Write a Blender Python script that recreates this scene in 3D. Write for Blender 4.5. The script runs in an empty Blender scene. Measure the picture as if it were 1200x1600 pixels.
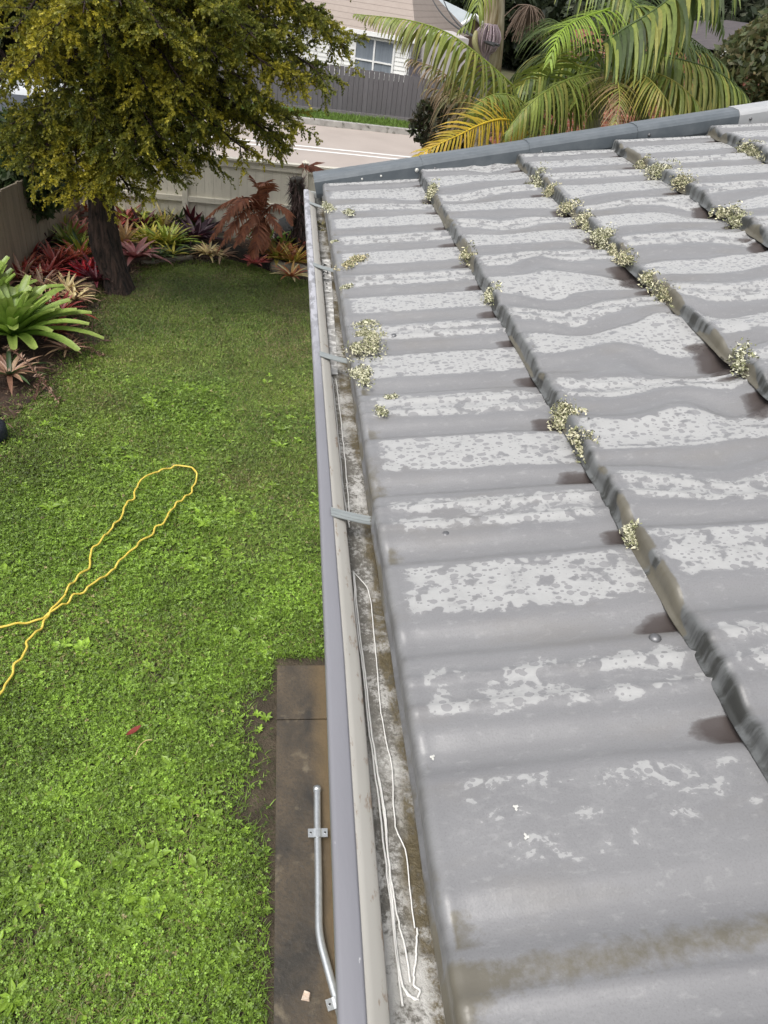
import bpy, math, random
import numpy as np
from mathutils import Vector, Matrix
S = bpy.context.scene
COL = S.collection
# ------------------------------------------------------------------ camera, world, sun, exposure
F_PX = 1155.49                                     # focal length in pixels of the 1200x1600 photograph
CAM = np.array([-0.16774, 0.0, 0.71877])
_p, _r, _y = 0.633761422, 0.142240928, 0.19196203
FW = np.array([math.sin(_y)*math.cos(_p), math.cos(_y)*math.cos(_p), -math.sin(_p)])
_rt = np.array([math.cos(_y), -math.sin(_y), 0.0]); _up = np.cross(_rt, FW)
RT = _rt*math.cos(_r) + _up*math.sin(_r); UP = -_rt*math.sin(_r) + _up*math.cos(_r)
cd = bpy.data.cameras.new('camera'); cam = bpy.data.objects.new('camera', cd); COL.objects.link(cam)
cd.sensor_fit = 'VERTICAL'; cd.sensor_height = 36.0; cd.lens = 36.0*F_PX/1600.0
cd.clip_start = 0.01; cd.clip_end = 1500
mw = Matrix.Identity(4)
for i in range(3):
    mw[i][0] = RT[i]; mw[i][1] = UP[i]; mw[i][2] = -FW[i]; mw[i][3] = CAM[i]
cam.matrix_world = mw
S.camera = cam
S.render.resolution_x = 768; S.render.resolution_y = 1024

SUN_EL, SUN_AZ = math.radians(60), math.radians(-132)       # azimuth from +Y towards +X
w = bpy.data.worlds.new('World'); S.world = w; w.use_nodes = True
nt = w.node_tree; nt.nodes.clear()
sky = nt.nodes.new('ShaderNodeTexSky'); sky.sky_type = 'NISHITA'; sky.sun_disc = False
sky.sun_elevation = SUN_EL; sky.sun_rotation = SUN_AZ; sky.air_density = 1.0; sky.dust_density = 4.0; sky.ozone_density = 1.0
hs = nt.nodes.new('ShaderNodeHueSaturation'); hs.inputs['Saturation'].default_value = 0.22
bg = nt.nodes.new('ShaderNodeBackground'); bg.inputs['Strength'].default_value = 0.15
wo = nt.nodes.new('ShaderNodeOutputWorld')
nt.links.new(sky.outputs[0], hs.inputs['Color']); nt.links.new(hs.outputs[0], bg.inputs['Color']); nt.links.new(bg.outputs[0], wo.inputs['Surface'])
sl = bpy.data.lights.new('sun', 'SUN'); sl.energy = 0.85; sl.angle = math.radians(36); sl.color = (1, .96, .9)
so = bpy.data.objects.new('sun', sl); COL.objects.link(so)
sd = Vector((math.sin(SUN_AZ)*math.cos(SUN_EL), math.cos(SUN_AZ)*math.cos(SUN_EL), math.sin(SUN_EL)))
so.rotation_euler = sd.to_track_quat('Z', 'Y').to_euler()
S.view_settings.view_transform = 'Standard'; S.view_settings.look = 'None'
S.view_settings.exposure = 0.74; S.view_settings.gamma = 1.0

# ------------------------------------------------------------------ helpers
GZ = -3.1                                           # ground level; eave of the roof is z = 0
AP = 0.228659653                                    # roof pitch
CA, SA = math.cos(AP), math.sin(AP)
def W(px, py, z=None, Y=None, X=None):              # a pixel of the photograph as a point on a level, a depth or a side plane
    d = RT*(px-600)/F_PX + UP*(800-py)/F_PX + FW
    if z is not None: t = (z-CAM[2])/d[2]
    elif Y is not None: t = (Y-CAM[1])/d[1]
    else: t = (X-CAM[0])/d[0]
    return CAM + d*t
def WR(px, py, h=0.0):                              # a pixel as (s, Y) on the roof plane
    n = np.array([-SA, 0, CA]); d = RT*(px-600)/F_PX + UP*(800-py)/F_PX + FW
    q = CAM + d*((h-CAM@n)/(d@n)); return np.array([(q[0]+h*SA)/CA, q[1]])
def RP(s, Y, h):                                    # roof coordinates -> world
    s, Y, h = np.broadcast_arrays(np.asarray(s, float), np.asarray(Y, float), np.asarray(h, float))
    return np.stack([s*CA-h*SA, Y, s*SA+h*CA], -1)
RNG = np.random.default_rng(7)
def rnd(a, b, n=None): return RNG.uniform(a, b, n)
def vnoise(x, y, seed=0):
    x = np.asarray(x, float); y = np.asarray(y, float)
    tab = np.random.default_rng(seed).random((64, 64))
    xi = np.floor(x).astype(int); yi = np.floor(y).astype(int); fx = x-xi; fy = y-yi
    fx = fx*fx*(3-2*fx); fy = fy*fy*(3-2*fy)
    g = lambda i, j: tab[i % 64, j % 64]
    return (g(xi, yi)*(1-fx)+g(xi+1, yi)*fx)*(1-fy)+(g(xi, yi+1)*(1-fx)+g(xi+1, yi+1)*fx)*fy
def fbm(x, y, seed=0, o=3):
    r = 0; a = .5
    for k in range(o): r = r+a*vnoise(x*2**k, y*2**k, seed+k); a *= .5
    return r/(1-.5**o)
def sstep(a, b, x):
    t = np.clip((np.asarray(x, float)-a)/(b-a), 0, 1); return t*t*(3-2*t)
def nrm(v): return v/np.maximum(np.linalg.norm(v, axis=-1, keepdims=True), 1e-9)

class MB:                                           # mesh collector: vertices, faces, optional colours
    def __init__(s): s.v = []; s.c = []; s.f = {}; s.n = 0; s.sm = {}
    def add(s, V, Fs, C=None, smooth=False):
        V = np.asarray(V, float).reshape(-1, 3)
        C = np.array([.5, .5, .5]) if C is None else np.asarray(C, float)
        C = np.broadcast_to(C, (len(V), 3)) if C.ndim == 1 else C.reshape(-1, 3)
        for Fa in (Fs if isinstance(Fs, (list, tuple)) and len(Fs) and isinstance(Fs[0], np.ndarray) and Fs[0].ndim == 2 else [np.asarray(Fs, int)]):
            k = Fa.shape[1]; s.f.setdefault((k, smooth), []).append(Fa+s.n)
        s.v.append(V); s.c.append(C); s.n += len(V); return s
    def box(s, lo, hi, C=None, rz=0.0, piv=None, M=None):
        x0, y0, z0 = lo; x1, y1, z1 = hi
        V = np.array([[x0,y0,z0],[x1,y0,z0],[x1,y1,z0],[x0,y1,z0],[x0,y0,z1],[x1,y0,z1],[x1,y1,z1],[x0,y1,z1]], float)
        if M is not None: V = V@np.asarray(M)[:3,:3].T+np.asarray(M)[:3,3]
        return s.add(V, np.array([[0,3,2,1],[4,5,6,7],[0,1,5,4],[1,2,6,5],[2,3,7,6],[3,0,4,7]]), C)
    def tube(s, P, R, k=8, C=None, caps=True, smooth=True):
        P = np.asarray(P, float); n = len(P); R = np.broadcast_to(np.asarray(R, float), (n,))
        T = nrm(np.gradient(P, axis=0)); ref = np.array([0, 0, 1.0]) if abs(T[0][2]) < .9 else np.array([1.0, 0, 0])
        u = nrm(np.cross(T[0], ref)); fr = []
        for i in range(n):
            u = nrm(u-T[i]*(u@T[i])); fr.append((u, np.cross(T[i], u)))
        a = np.arange(k)*2*math.pi/k
        V = np.concatenate([P[i]+R[i]*(np.cos(a)[:, None]*fr[i][0]+np.sin(a)[:, None]*fr[i][1]) for i in range(n)])
        i, j = np.meshgrid(np.arange(n-1), np.arange(k), indexing='ij'); j2 = (j+1) % k
        Fq = np.stack([i*k+j, i*k+j2, (i+1)*k+j2, (i+1)*k+j], -1).reshape(-1, 4)
        if C is not None and np.asarray(C).ndim == 2: C = np.repeat(np.asarray(C), k, 0)
        s.add(V, Fq, C, smooth)
        if caps:
            b = s.n-n*k
            s.f.setdefault((k, False), []).append(np.array([[b+q for q in range(k)][::-1], [b+(n-1)*k+q for q in range(k)]]))
        return s
    def prism(s, poly, axis_pts, C=None):           # extrude a 2-D outline (x,z) along a straight Y run
        n = len(poly); y0, y1 = axis_pts
        V = [[p[0], y0, p[1]] for p in poly]+[[p[0], y1, p[1]] for p in poly]
        s.add(V, np.array([[i, (i+1) % n, n+(i+1) % n, n+i] for i in range(n)]), C)
        b = s.n-2*n; s.f.setdefault((n, False), []).append(np.array([list(range(b, b+n))[::-1], list(range(b+n, b+2*n))])); return s
    def build(s, name, mat, parent=None, attrs=None):
        V = np.concatenate(s.v); me = bpy.data.meshes.new(name)
        me.vertices.add(len(V)); me.vertices.foreach_set('co', V.ravel().astype(np.float32))
        loops = []; starts = []; sm = []; tot = 0
        for (k, smooth), L in s.f.items():
            Fa = np.concatenate(L); loops.append(Fa.ravel()); starts.append(tot+np.arange(len(Fa))*k); tot += Fa.size; sm.append(np.full(len(Fa), smooth))
        loops = np.concatenate(loops); starts = np.concatenate(starts)
        me.loops.add(len(loops)); me.loops.foreach_set('vertex_index', loops.astype(np.int32))
        me.polygons.add(len(starts)); me.polygons.foreach_set('loop_start', starts.astype(np.int32))
        me.update(calc_edges=True); me.polygons.foreach_set('use_smooth', np.concatenate(sm)); me.validate()
        ca = me.attributes.new('col', 'FLOAT_COLOR', 'POINT')
        C = np.concatenate(s.c); ca.data.foreach_set('color', np.concatenate([C, np.ones((len(C), 1))], 1).ravel().astype(np.float32))
        for an, av in (attrs or {}).items():
            at = me.attributes.new(an, 'FLOAT', 'POINT'); at.data.foreach_set('value', np.asarray(av, np.float32).ravel())
        me.materials.append(mat)
        o = bpy.data.objects.new(name, me); COL.objects.link(o)
        if parent is not None: put(o, parent)
        return o
def put(o, parent):                                 # meshes are modelled in world coordinates; children keep their place
    o.parent = parent
    o.location = -parent.location if parent.type == 'EMPTY' else Vector((0, 0, 0))
def tag(o, label=None, cat=None, group=None, kind=None):
    if label: o['label'] = label
    if cat: o['category'] = cat
    if group: o['group'] = group
    if kind: o['kind'] = kind
    return o
def empty(name, loc, label, cat, group=None):
    o = bpy.data.objects.new(name, None); COL.objects.link(o); o.location = loc; o.empty_display_size = .1
    return tag(o, label, cat, group)
def struct(o): o['kind'] = 'structure'; return o

class NT:                                           # terse shader node helper
    def __init__(s, name, rough=.6):
        s.m = bpy.data.materials.new(name); s.m.use_nodes = True; s.t = s.m.node_tree
        s.b = s.t.nodes['Principled BSDF']; s.b.inputs['Roughness'].default_value = rough; s.out = s.t.nodes['Material Output']
    def n(s, ty, **kw):
        q = s.t.nodes.new('ShaderNode'+ty)
        for k, v in kw.items():
            if k.startswith('_'): setattr(q, k[1:], v)
            else: s.set(q.inputs[k.replace('__', ' ')] if not k.isdigit() else q.inputs[int(k)], v)
        return q
    def set(s, inp, v):
        if hasattr(v, 'default_value') and hasattr(v, 'is_output'): s.t.links.new(v, inp)
        elif isinstance(v, bpy.types.Node): s.t.links.new(v.outputs[0], inp)
        else:
            if isinstance(v, (tuple, list)) and len(v) == 3 and inp.type == 'RGBA': v = (*v, 1)
            inp.default_value = v
    def math(s, op, a, b=None, clamp=False):
        q = s.t.nodes.new('ShaderNodeMath'); q.operation = op; q.use_clamp = clamp; s.set(q.inputs[0], a)
        if b is not None: s.set(q.inputs[1], b)
        return q.outputs[0]
    def ramp(s, f, stops, interp='LINEAR'):
        q = s.t.nodes.new('ShaderNodeValToRGB'); q.color_ramp.interpolation = interp; e = q.color_ramp.elements
        while len(e) < len(stops): e.new(.5)
        for el, (p, c) in zip(e, stops):
            el.position = p; el.color = (c, c, c, 1) if isinstance(c, (int, float)) else (*c, 1)
        s.set(q.inputs[0], f); return q.outputs[0]
    def mix(s, f, a, b, mode='MIX'):
        q = s.t.nodes.new('ShaderNodeMix'); q.data_type = 'RGBA'; q.blend_type = mode
        s.set(q.inputs[0], f); s.set(q.inputs[6], a); s.set(q.inputs[7], b); return q.outputs[2]
    def noise(s, scale, vec=None, detail=4, rough=.55, dist=0.0, out='Fac'):
        q = s.t.nodes.new('ShaderNodeTexNoise'); q.inputs['Scale'].default_value = scale; q.inputs['Detail'].default_value = detail
        q.inputs['Roughness'].default_value = rough; q.inputs['Distortion'].default_value = dist
        s.set(q.inputs['Vector'], vec if vec is not None else s.pos()); return q.outputs[out]
    def pos(s):
        if not hasattr(s, '_g'): s._g = s.t.nodes.new('ShaderNodeNewGeometry')
        return s._g.outputs['Position']
    def obj(s):
        if not hasattr(s, '_o'): s._o = s.t.nodes.new('ShaderNodeTexCoord')
        return s._o.outputs['Object']
    def scale(s, vec, sc):
        q = s.t.nodes.new('ShaderNodeMapping'); q.inputs['Scale'].default_value = sc; s.set(q.inputs['Vector'], vec); return q.outputs[0]
    def attr(s, name, out='Color'):
        q = s.t.nodes.new('ShaderNodeAttribute'); q.attribute_name = name; return q.outputs[out]
    def base(s, c): s.set(s.b.inputs['Base Color'], c); return s
    def ro(s, r): s.set(s.b.inputs['Roughness'], r); return s
    def bump(s, h, dist=.002, strength=1.0):
        q = s.t.nodes.new('ShaderNodeBump'); q.inputs['Distance'].default_value = dist; q.inputs['Strength'].default_value = strength
        s.set(q.inputs['Height'], h); s.t.links.new(q.outputs[0], s.b.inputs['Normal']); return s
def speckled(name, c1, c2, scale=8, rough=.7, c3=None, s3=60, bump=.0015, stretch=(1, 1, 1)):
    k = NT(name, rough); v = k.scale(k.pos(), stretch)
    c = k.mix(k.ramp(k.noise(scale, v, 6), [(.3, 0.0), (.7, 1.0)]), c1, c2)
    if c3 is not None: c = k.mix(k.ramp(k.noise(s3, v, 3), [(.55, 0.0), (.7, 1.0)]), c, c3)
    k.base(c); k.bump(k.noise(scale*8, v, 4), bump); return k.m
def leafy(name, rough=.45, trans=.35, sat=1.0):
    k = NT(name, rough); c = k.attr('col')
    n = k.noise(35, k.pos(), 3); c2 = k.mix(.35, c, k.ramp(n, [(.25, .35), (.75, 1.5)]), 'MULTIPLY')
    k.base(c2)
    tr = k.n('BsdfTranslucent', Color=c2); mx = k.n('MixShader', Fac=trans)
    k.t.links.new(k.b.outputs[0], mx.inputs[1]); k.t.links.new(tr.outputs[0], mx.inputs[2]); k.t.links.new(mx.outputs[0], k.out.inputs['Surface'])
    return k.m

# ------------------------------------------------------------------ ground, road, far setting
def sheet(name, x0, x1, y0, y1, z, mat, n=1):
    m = MB(); xs = np.linspace(x0, x1, n+1); ys = np.linspace(y0, y1, n+1)
    X, Y = np.meshgrid(xs, ys, indexing='ij'); V = np.stack([X, Y, np.full_like(X, z)], -1).reshape(-1, 3)
    i, j = np.meshgrid(np.arange(n), np.arange(n), indexing='ij'); q = i*(n+1)+j
    m.add(V, np.stack([q, q+n+1, q+n+2, q+1], -1).reshape(-1, 4)); o = m.build(name, mat); return struct(o)
M_ground = speckled('ground_mat', (.07, .075, .03), (.12, .10, .06), .6, .9, (.05, .07, .02), 20)
sheet('ground', -400, 400, -60, 900, GZ-.02, M_ground)
M_road = speckled('road_mat', (.36, .31, .275), (.42, .365, .325), 1.2, .6, (.34, .30, .27), 90, .002)
M_white = speckled('road_paint_mat', (.78, .78, .76), (.7, .69, .66), 6, .6)
M_conc = speckled('footpath_mat', (.40, .38, .36), (.48, .46, .44), 2, .7, (.3, .29, .27), 50)
sheet('road', -60, 60, 14.3, 23.05, GZ+.004-.02, M_road)
sheet('footpath', -60, 60, 12.6, 13.9, GZ+.004-.02, M_conc)
for k, yy in enumerate((19.62, 20.02)):
    struct(sheet('road_centre_line', -60, 60, yy, yy+.13, GZ-.011, M_white))
m = MB(); m.box((-60, 23.05, GZ-.02), (60, 23.25, GZ+.13)); m.box((-60, 13.95, GZ-.02), (60, 14.15, GZ+.1)); struct(m.build('kerb', speckled('kerb_mat', (.42, .41, .38), (.25, .24, .22), 5, .8, (.1, .1, .08), 8)))

# ------------------------------------------------------------------ the house: metal tile roof, gutter, verge capping, wall
house = empty('house', (0.6, 1.2, GZ), 'single storey house with a wet grey metal tile roof and lichen along its tile steps', 'house')
PER, AMP = .343, .0105
YEND = 2.965
SK = [0, .367, .743, 1.112, 1.48, 1.85, 2.22, 2.59, 2.96, 3.33, 3.70]
DENTS = [(985, 432, .016, .10, .07), (868, 476, .014, .09, .07), (720, 318, .012, .1, .08), (1085, 565, .016, .12, .08), (985, 610, .010, .16, .07),
         (1110, 420, .013, .12, .09), (900, 330, .010, .12, .08), (1010, 690, .010, .15, .05), (790, 360, .010, .08, .06), (1130, 330, .010, .1, .08), (1180, 480, .012, .1, .08), (650, 312, .007, .12, .06)]
DENTS += [(930, 375, .012, .05, .05), (1040, 500, -.010, .06, .06), (1150, 640, .013, .07, .06), (900, 520, .010, .06, .06), (960, 560, -.008, .07, .05), (1120, 500, .012, .06, .05), (1165, 380, .010, .06, .06), (1080, 330, .010, .06, .06), (840, 420, -.007, .05, .05), (1060, 620, -.008, .08, .05), (1150, 760, .008, .1, .05), (760, 270, .008, .06, .05)]
DENTS = [(*WR(a, b), c, d, e) for a, b, c, d, e in DENTS]
def prof(Y, s):
    Yw = Y.copy()
    for ds, dy, dep, rs, ry in DENTS:
        g = np.exp(-((s-ds)/rs)**2-((Y-dy)/(ry*1.6))**2); Yw = Yw+g*.040*np.sign(dep)
    Yw = Yw+(fbm(s*3.1+5, Y*2.3, 11)-.5)*.016
    t = (Yw-.2075)/PER; t = (t+.25) % 1.0-.25                   # t=0: double rib, t=.5: broad pan
    d0 = np.abs(t)*PER; d1 = np.abs(t-.5)*PER
    b0 = 1-sstep(.050, .078, d0); b1 = 1-sstep(.056, .084, d1)
    h = AMP*(np.maximum(b0, b1)-1)-.0018*(1-sstep(0, .06, d1))*-1*.6
    tn = t*PER
    h = h+.0055*(np.exp(-((tn-.022)/.0058)**2)+np.exp(-((tn+.022)/.0058)**2))
    for ds, dy, dep, rs, ry in DENTS:
        h = h-dep*np.exp(-((s-ds)/rs)**2-((Y-dy)/ry)**2)
    h = h+(fbm(s*9, Y*9, 21)-.5)*.005
    return h, t, tn, (t-.5)*PER
def roof_course(k, mb, A):
    s0, s1 = SK[k], SK[k+1]; L = s1-s0+.022
    Ys = np.arange(-.62, YEND+.001, .006)
    wob = (fbm(Ys*6, Ys*0+k, 31)-.5)*.004
    STEP = .033
    rows = [(.020, .0, 1), (-.006, .0, 1), (-.0055, .003, 1), (-.001, .0042, 1), (.001, .014, 1), (.003, .023, 1), (.0055, .0285, 1), (.010, .0318, 1), (.016, .0325, 0)]
    fs = np.linspace(.02, L, 34)
    allrows = [(a, b, c) for a, b, c in rows]+[(f, STEP*(1-f/(s1-s0)), 0) for f in fs]
    n0 = mb.n; nr, ny = len(allrows), len(Ys)
    V = np.zeros((nr, ny, 3)); dry = np.zeros((nr, ny)); dirt = np.zeros((nr, ny)); face = np.zeros((nr, ny)); uvs = np.zeros((nr, ny)); stain = np.zeros((nr, ny))
    for r, (ds, hh, isn) in enumerate(allrows):
        s = np.full(ny, s0+ds)+wob*(1 if ds < .05 else max(0, 1-(ds-.05)/.1))
        h, t, tn, tp = prof(Ys, s)
        if isn:
            wgt = .15+.85*min(1, max(hh, 0)/.02)
            h = h*wgt+(hh if k else hh-.012*(1-min(1, hh/.02)))
        else: h = h+hh
        V[r] = RP(s, Ys, h)
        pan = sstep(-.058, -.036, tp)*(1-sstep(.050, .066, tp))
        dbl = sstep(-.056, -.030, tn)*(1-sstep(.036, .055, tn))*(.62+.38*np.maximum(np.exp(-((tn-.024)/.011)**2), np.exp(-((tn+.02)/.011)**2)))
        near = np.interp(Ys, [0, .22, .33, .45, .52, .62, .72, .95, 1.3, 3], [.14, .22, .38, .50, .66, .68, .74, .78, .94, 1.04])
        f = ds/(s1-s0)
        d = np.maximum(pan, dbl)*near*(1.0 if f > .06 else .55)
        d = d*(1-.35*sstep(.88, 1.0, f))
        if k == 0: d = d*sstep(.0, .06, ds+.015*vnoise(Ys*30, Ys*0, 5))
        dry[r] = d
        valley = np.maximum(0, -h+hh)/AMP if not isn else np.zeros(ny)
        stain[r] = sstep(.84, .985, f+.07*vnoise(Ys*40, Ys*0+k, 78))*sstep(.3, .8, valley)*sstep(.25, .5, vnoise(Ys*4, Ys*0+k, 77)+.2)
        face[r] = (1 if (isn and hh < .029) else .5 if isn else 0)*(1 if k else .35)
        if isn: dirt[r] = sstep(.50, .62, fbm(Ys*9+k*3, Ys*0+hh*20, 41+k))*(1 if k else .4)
        if k == 0:
            ol = np.exp(-((Ys-.255-.05*(s-.15))/.022)**2)*.75+np.exp(-((s-.0)/.03)**2)*(sstep(.45, .7, fbm(Ys*7, Ys*0, 91)))*.75
            dirt[r] = np.maximum(dirt[r], ol*.9)
        if k == 0: dirt[r] = np.maximum(dirt[r], .85*np.exp(-(np.maximum(s-.004, 0)/.034)**2)*sstep(.25, .8, np.maximum(0, -(h-(hh if not isn else 0)))/AMP)*sstep(.25, .5, fbm(Ys*5, Ys*0, 95)))
        if k == 1 and not isn: dirt[r] = np.maximum(dirt[r], .6*np.exp(-((s-s0)/.03)**2)*sstep(.5, .7, fbm(Ys*8, Ys*0, 92)))
        uvs[r] = s
    i, j = np.meshgrid(np.arange(nr-1), np.arange(ny-1), indexing='ij'); q = i*ny+j
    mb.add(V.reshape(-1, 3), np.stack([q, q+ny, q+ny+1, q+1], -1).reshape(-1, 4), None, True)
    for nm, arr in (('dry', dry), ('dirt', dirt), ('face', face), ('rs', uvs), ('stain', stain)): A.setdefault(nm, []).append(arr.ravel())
    A.setdefault('ry', []).append(np.tile(Ys, nr))
k = NT('wet_roof_mat', .4)
rv = k.n('CombineXYZ', X=k.attr('rs', 'Fac'), Y=k.attr('ry', 'Fac')).outputs[0]
dryA = k.attr('dry', 'Fac'); dirtA = k.attr('dirt', 'Fac'); faceA = k.attr('face', 'Fac'); stA = k.attr('stain', 'Fac')
nz = k.noise(19, k.scale(rv, (.8, 1.35, 1)), 8, .62, .7); nz2 = k.noise(75, rv, 4, .6)
e = k.math('ADD', dryA, k.math('MULTIPLY', k.math('SUBTRACT', nz, .5), 1.5)); e = k.math('ADD', e, k.math('MULTIPLY', k.math('SUBTRACT', nz2, .5), .42))
blob = k.noise(42, k.scale(rv, (.9, 1.1, 1)), 2, .5, .3)
e = k.math('SUBTRACT', e, k.math('MULTIPLY', k.ramp(blob, [(.53, 0.0), (.70, 1.0)]), .55))
dry = k.ramp(e, [(.34, 0.0), (.490, .16), (.512, .66), (.60, .84), (.78, 1.0)])
def spots(scale, lo, hi, thr):
    vv = k.t.nodes.new('ShaderNodeTexVoronoi'); vv.voronoi_dimensions = '2D'; vv.inputs['Scale'].default_value = scale; k.set(vv.inputs['Vector'], k.scale(rv, (.75, 1, 1)))
    sep = k.n('SeparateColor'); k.set(sep.inputs[0], vv.outputs['Color'])
    rad = k.math('MULTIPLY', k.math('SUBTRACT', sep.outputs[0], thr), hi)
    return k.math('MULTIPLY', k.ramp(k.math('SUBTRACT', rad, vv.outputs['Distance']), [(.0, 0.0), (.03, 1.0)]), k.ramp(e, [(.4, 0.0), (.5, 1.0)]))
sp = k.math('MAXIMUM', spots(80, 0, .62, .30), spots(38, 0, .66, .50))
sp = k.math('MAXIMUM', sp, spots(140, 0, .6, .40))
wetc = k.mix(k.noise(3.2, k.scale(rv, (1, 4, 1)), 4), (.160, .159, .163), (.232, .231, .234))
fine = k.noise(430, rv, 5, .75)
wetc = k.mix(k.ramp(fine, [(.36, .38), (.50, 0.0)]), wetc, (.125, .122, .122))
wetc = k.mix(k.ramp(k.noise(95, k.scale(rv, (.5, 1, 1)), 5, .7), [(.56, 0.0), (.68, .4)]), wetc, (.30, .30, .295))
wetc = k.mix(k.ramp(k.noise(9, k.scale(rv, (.35, 1, 1)), 5, .6), [(.52, 0.0), (.72, .4)]), wetc, (.17, .155, .135))
dryc = k.mix(k.noise(30, rv, 4), (.315, .314, .307), (.375, .375, .37))
c = k.mix(dry, wetc, dryc); c = k.mix(k.math('MULTIPLY', sp, .8), c, (.215, .212, .215))
edge = k.ramp(e, [(.465, 0.0), (.50, .22), (.512, 0.0)]); c = k.mix(edge, c, (.17, .168, .17))
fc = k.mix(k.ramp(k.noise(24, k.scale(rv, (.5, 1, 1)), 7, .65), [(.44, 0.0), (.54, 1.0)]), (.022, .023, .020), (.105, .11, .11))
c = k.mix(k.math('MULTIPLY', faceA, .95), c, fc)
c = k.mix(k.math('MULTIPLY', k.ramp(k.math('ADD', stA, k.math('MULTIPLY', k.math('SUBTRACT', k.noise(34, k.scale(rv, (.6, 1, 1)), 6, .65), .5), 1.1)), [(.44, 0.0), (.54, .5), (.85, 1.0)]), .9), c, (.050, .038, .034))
dn = k.ramp(k.math('ADD', dirtA, k.math('MULTIPLY', k.math('SUBTRACT', k.noise(70, rv, 5, .7), .5), 1.0)), [(.38, 0.0), (.75, .85)])
c = k.mix(dn, c, k.mix(k.noise(25, rv, 3), (.075, .066, .045), (.15, .135, .10)))
k.base(c)
rr = k.mix(dry, (.33,)*3, (.55,)*3); rr = k.mix(sp, rr, (.2,)*3); rr = k.mix(faceA, rr, (.4,)*3); k.ro(rr)
k.bump(k.math('ADD', k.math('MULTIPLY', k.noise(420, rv, 2), .15), k.math('MULTIPLY', k.noise(40, rv, 4), .8)), .0009)
M_roof = k.m
mb = MB(); A = {}
for kk in range(len(SK)-1): roof_course(kk, mb, A)
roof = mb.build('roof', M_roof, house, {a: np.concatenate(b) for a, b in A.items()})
M_under = speckled('soffit_mat', (.55, .54, .5), (.6, .59, .56), 3, .7)
M_wall = speckled('house_wall_mat', (.5, .48, .43), (.56, .54, .49), 2, .7)
# far side of the roof, walls, soffit and fascia (seen only from other positions)
m = MB(); R1 = RP(3.7, 0, -.02)
V = [[R1[0], -.62, R1[2]], [R1[0], YEND, R1[2]], [R1[0]*2, YEND, -.05], [R1[0]*2, -.62, -.05]]
m.add(V, np.array([[0, 1, 2, 3]])); m.build('roof_back', M_roof, house, {a: np.zeros(4) for a in A})
xr = R1[0]*2
m = MB(); m.box((.56, -.5, GZ), (xr-.56, 2.6, -.15)); m.build('wall', M_wall, house)
m = MB(); m.box((.085, -.62, -.17), (xr-.08, 2.93, -.155)); m.build('soffit', M_under, house)
m = MB(); m.box((.06, -.62, -.2), (.08, 2.95, -.04)); m.build('fascia', M_under, house)
m = MB(); m.add([[.08, 2.952, -.2], [xr-.08, 2.952, -.2], [xr-.08, 2.952, -.06], [R1[0], 2.952, R1[2]-.04], [.08, 2.952, -.05]], np.array([[0, 1, 2, 3, 4]])); m.build('gable', M_wall, house)
m = MB()
for zz in np.arange(GZ+.2, -.2, .2): m.box((.545, -.5, zz), (.558, 2.6, zz+.012))
m.build('weatherboard_lap', M_wall, house)
# verge capping in overlapping lengths
k = NT('verge_mat', .38); n = k.noise(22, k.pos(), 5)
k.base(k.mix(k.ramp(n, [(.35, 0.0), (.7, 1.0)]), (.085, .10, .112), (.115, .13, .142))); k.bump(k.noise(30, k.pos(), 3), .001); M_verge = k.m
k = NT('verge_pale_mat', .45); k.base(k.mix(k.noise(30, k.pos(), 5), (.30, .31, .32), (.42, .42, .42))); M_vergep = k.m
k = NT('dry_screw_mat', .4); k.b.inputs['Metallic'].default_value = .6; k.base((.16, .16, .165)); M_screw = k.m
M_bird = speckled('droppings_mat', (.75, .74, .7), (.6, .6, .55), 200, .8)
def yv(s): return 2.945+.014*s/.4
joints = [-.025, .385, .795, 1.215, 1.615, 2.03, 2.44, 2.85, 3.26, 3.70]
for q in range(len(joints)-1):
    a, b = joints[q], joints[q+1]+(.028 if q < len(joints)-2 else 0); e = .0018 if q % 2 else 0
    e0 = .003
    ss = np.linspace(a, b, 9); prf = [(.0, -.012), (-.003-e0, .004), (-.004-e0, .043), (.0-e0/2, .052), (.010, .057+e0), (.045, .059+e0), (.085, .056+e0), (.096, .045), (.098, -.09), (.094, -.09), (.09, -.012)]
    V = []
    for j, s_ in enumerate(ss):
        grow = .0028*(1-(j/8.0))                                # each length swells over the one below at its lower end
        for (dy, hh) in prf: V.append(RP(s_, yv(s_)+dy-grow*(dy < .05)+grow*(dy > .05), hh+grow*(hh > .04)))
    n = len(prf); i, j = np.meshgrid(np.arange(8), np.arange(n), indexing='ij')
    m = MB(); m.add(np.array(V), np.stack([i*n+j, i*n+(j+1) % n, (i+1)*n+(j+1) % n, (i+1)*n+j], -1).reshape(-1, 4), None, False)
    m.f.setdefault((n, False), []).append(np.array([list(range(n)), list(range(8*n, 9*n))[::-1]]))
    vc = m.build('verge_cap', M_vergep if q == 4 else M_verge, house)
    if q == 4: tag(vc, 'pale whitish length of verge capping')
    if q == 0: md = vc
    mm = MB(); c0 = RP(a+.045, yv(a)-.009, .028); mm.tube([c0+[0, .006, 0], c0+[0, -.0015, 0], c0+[0, -.003, 0]], [.0055, .0055, .002], 10); mm.build('screw', M_screw, vc)
    if q == 0:
        for px, py, rr_ in ((565, 278, .0045), (594, 272, .0045), (652, 268, .008)):
            dd = WR(px, py, .03); mm = MB(); c0 = RP(dd[0], yv(dd[0])-.0085, .032)
            mm.tube([c0+[0, .004, 0], c0+[0, -.0012, 0], c0+[.001, -.002, 0]], [rr_, rr_*.9, rr_*.3], 9); mm.build('paint_chip', M_bird, vc)
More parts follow.
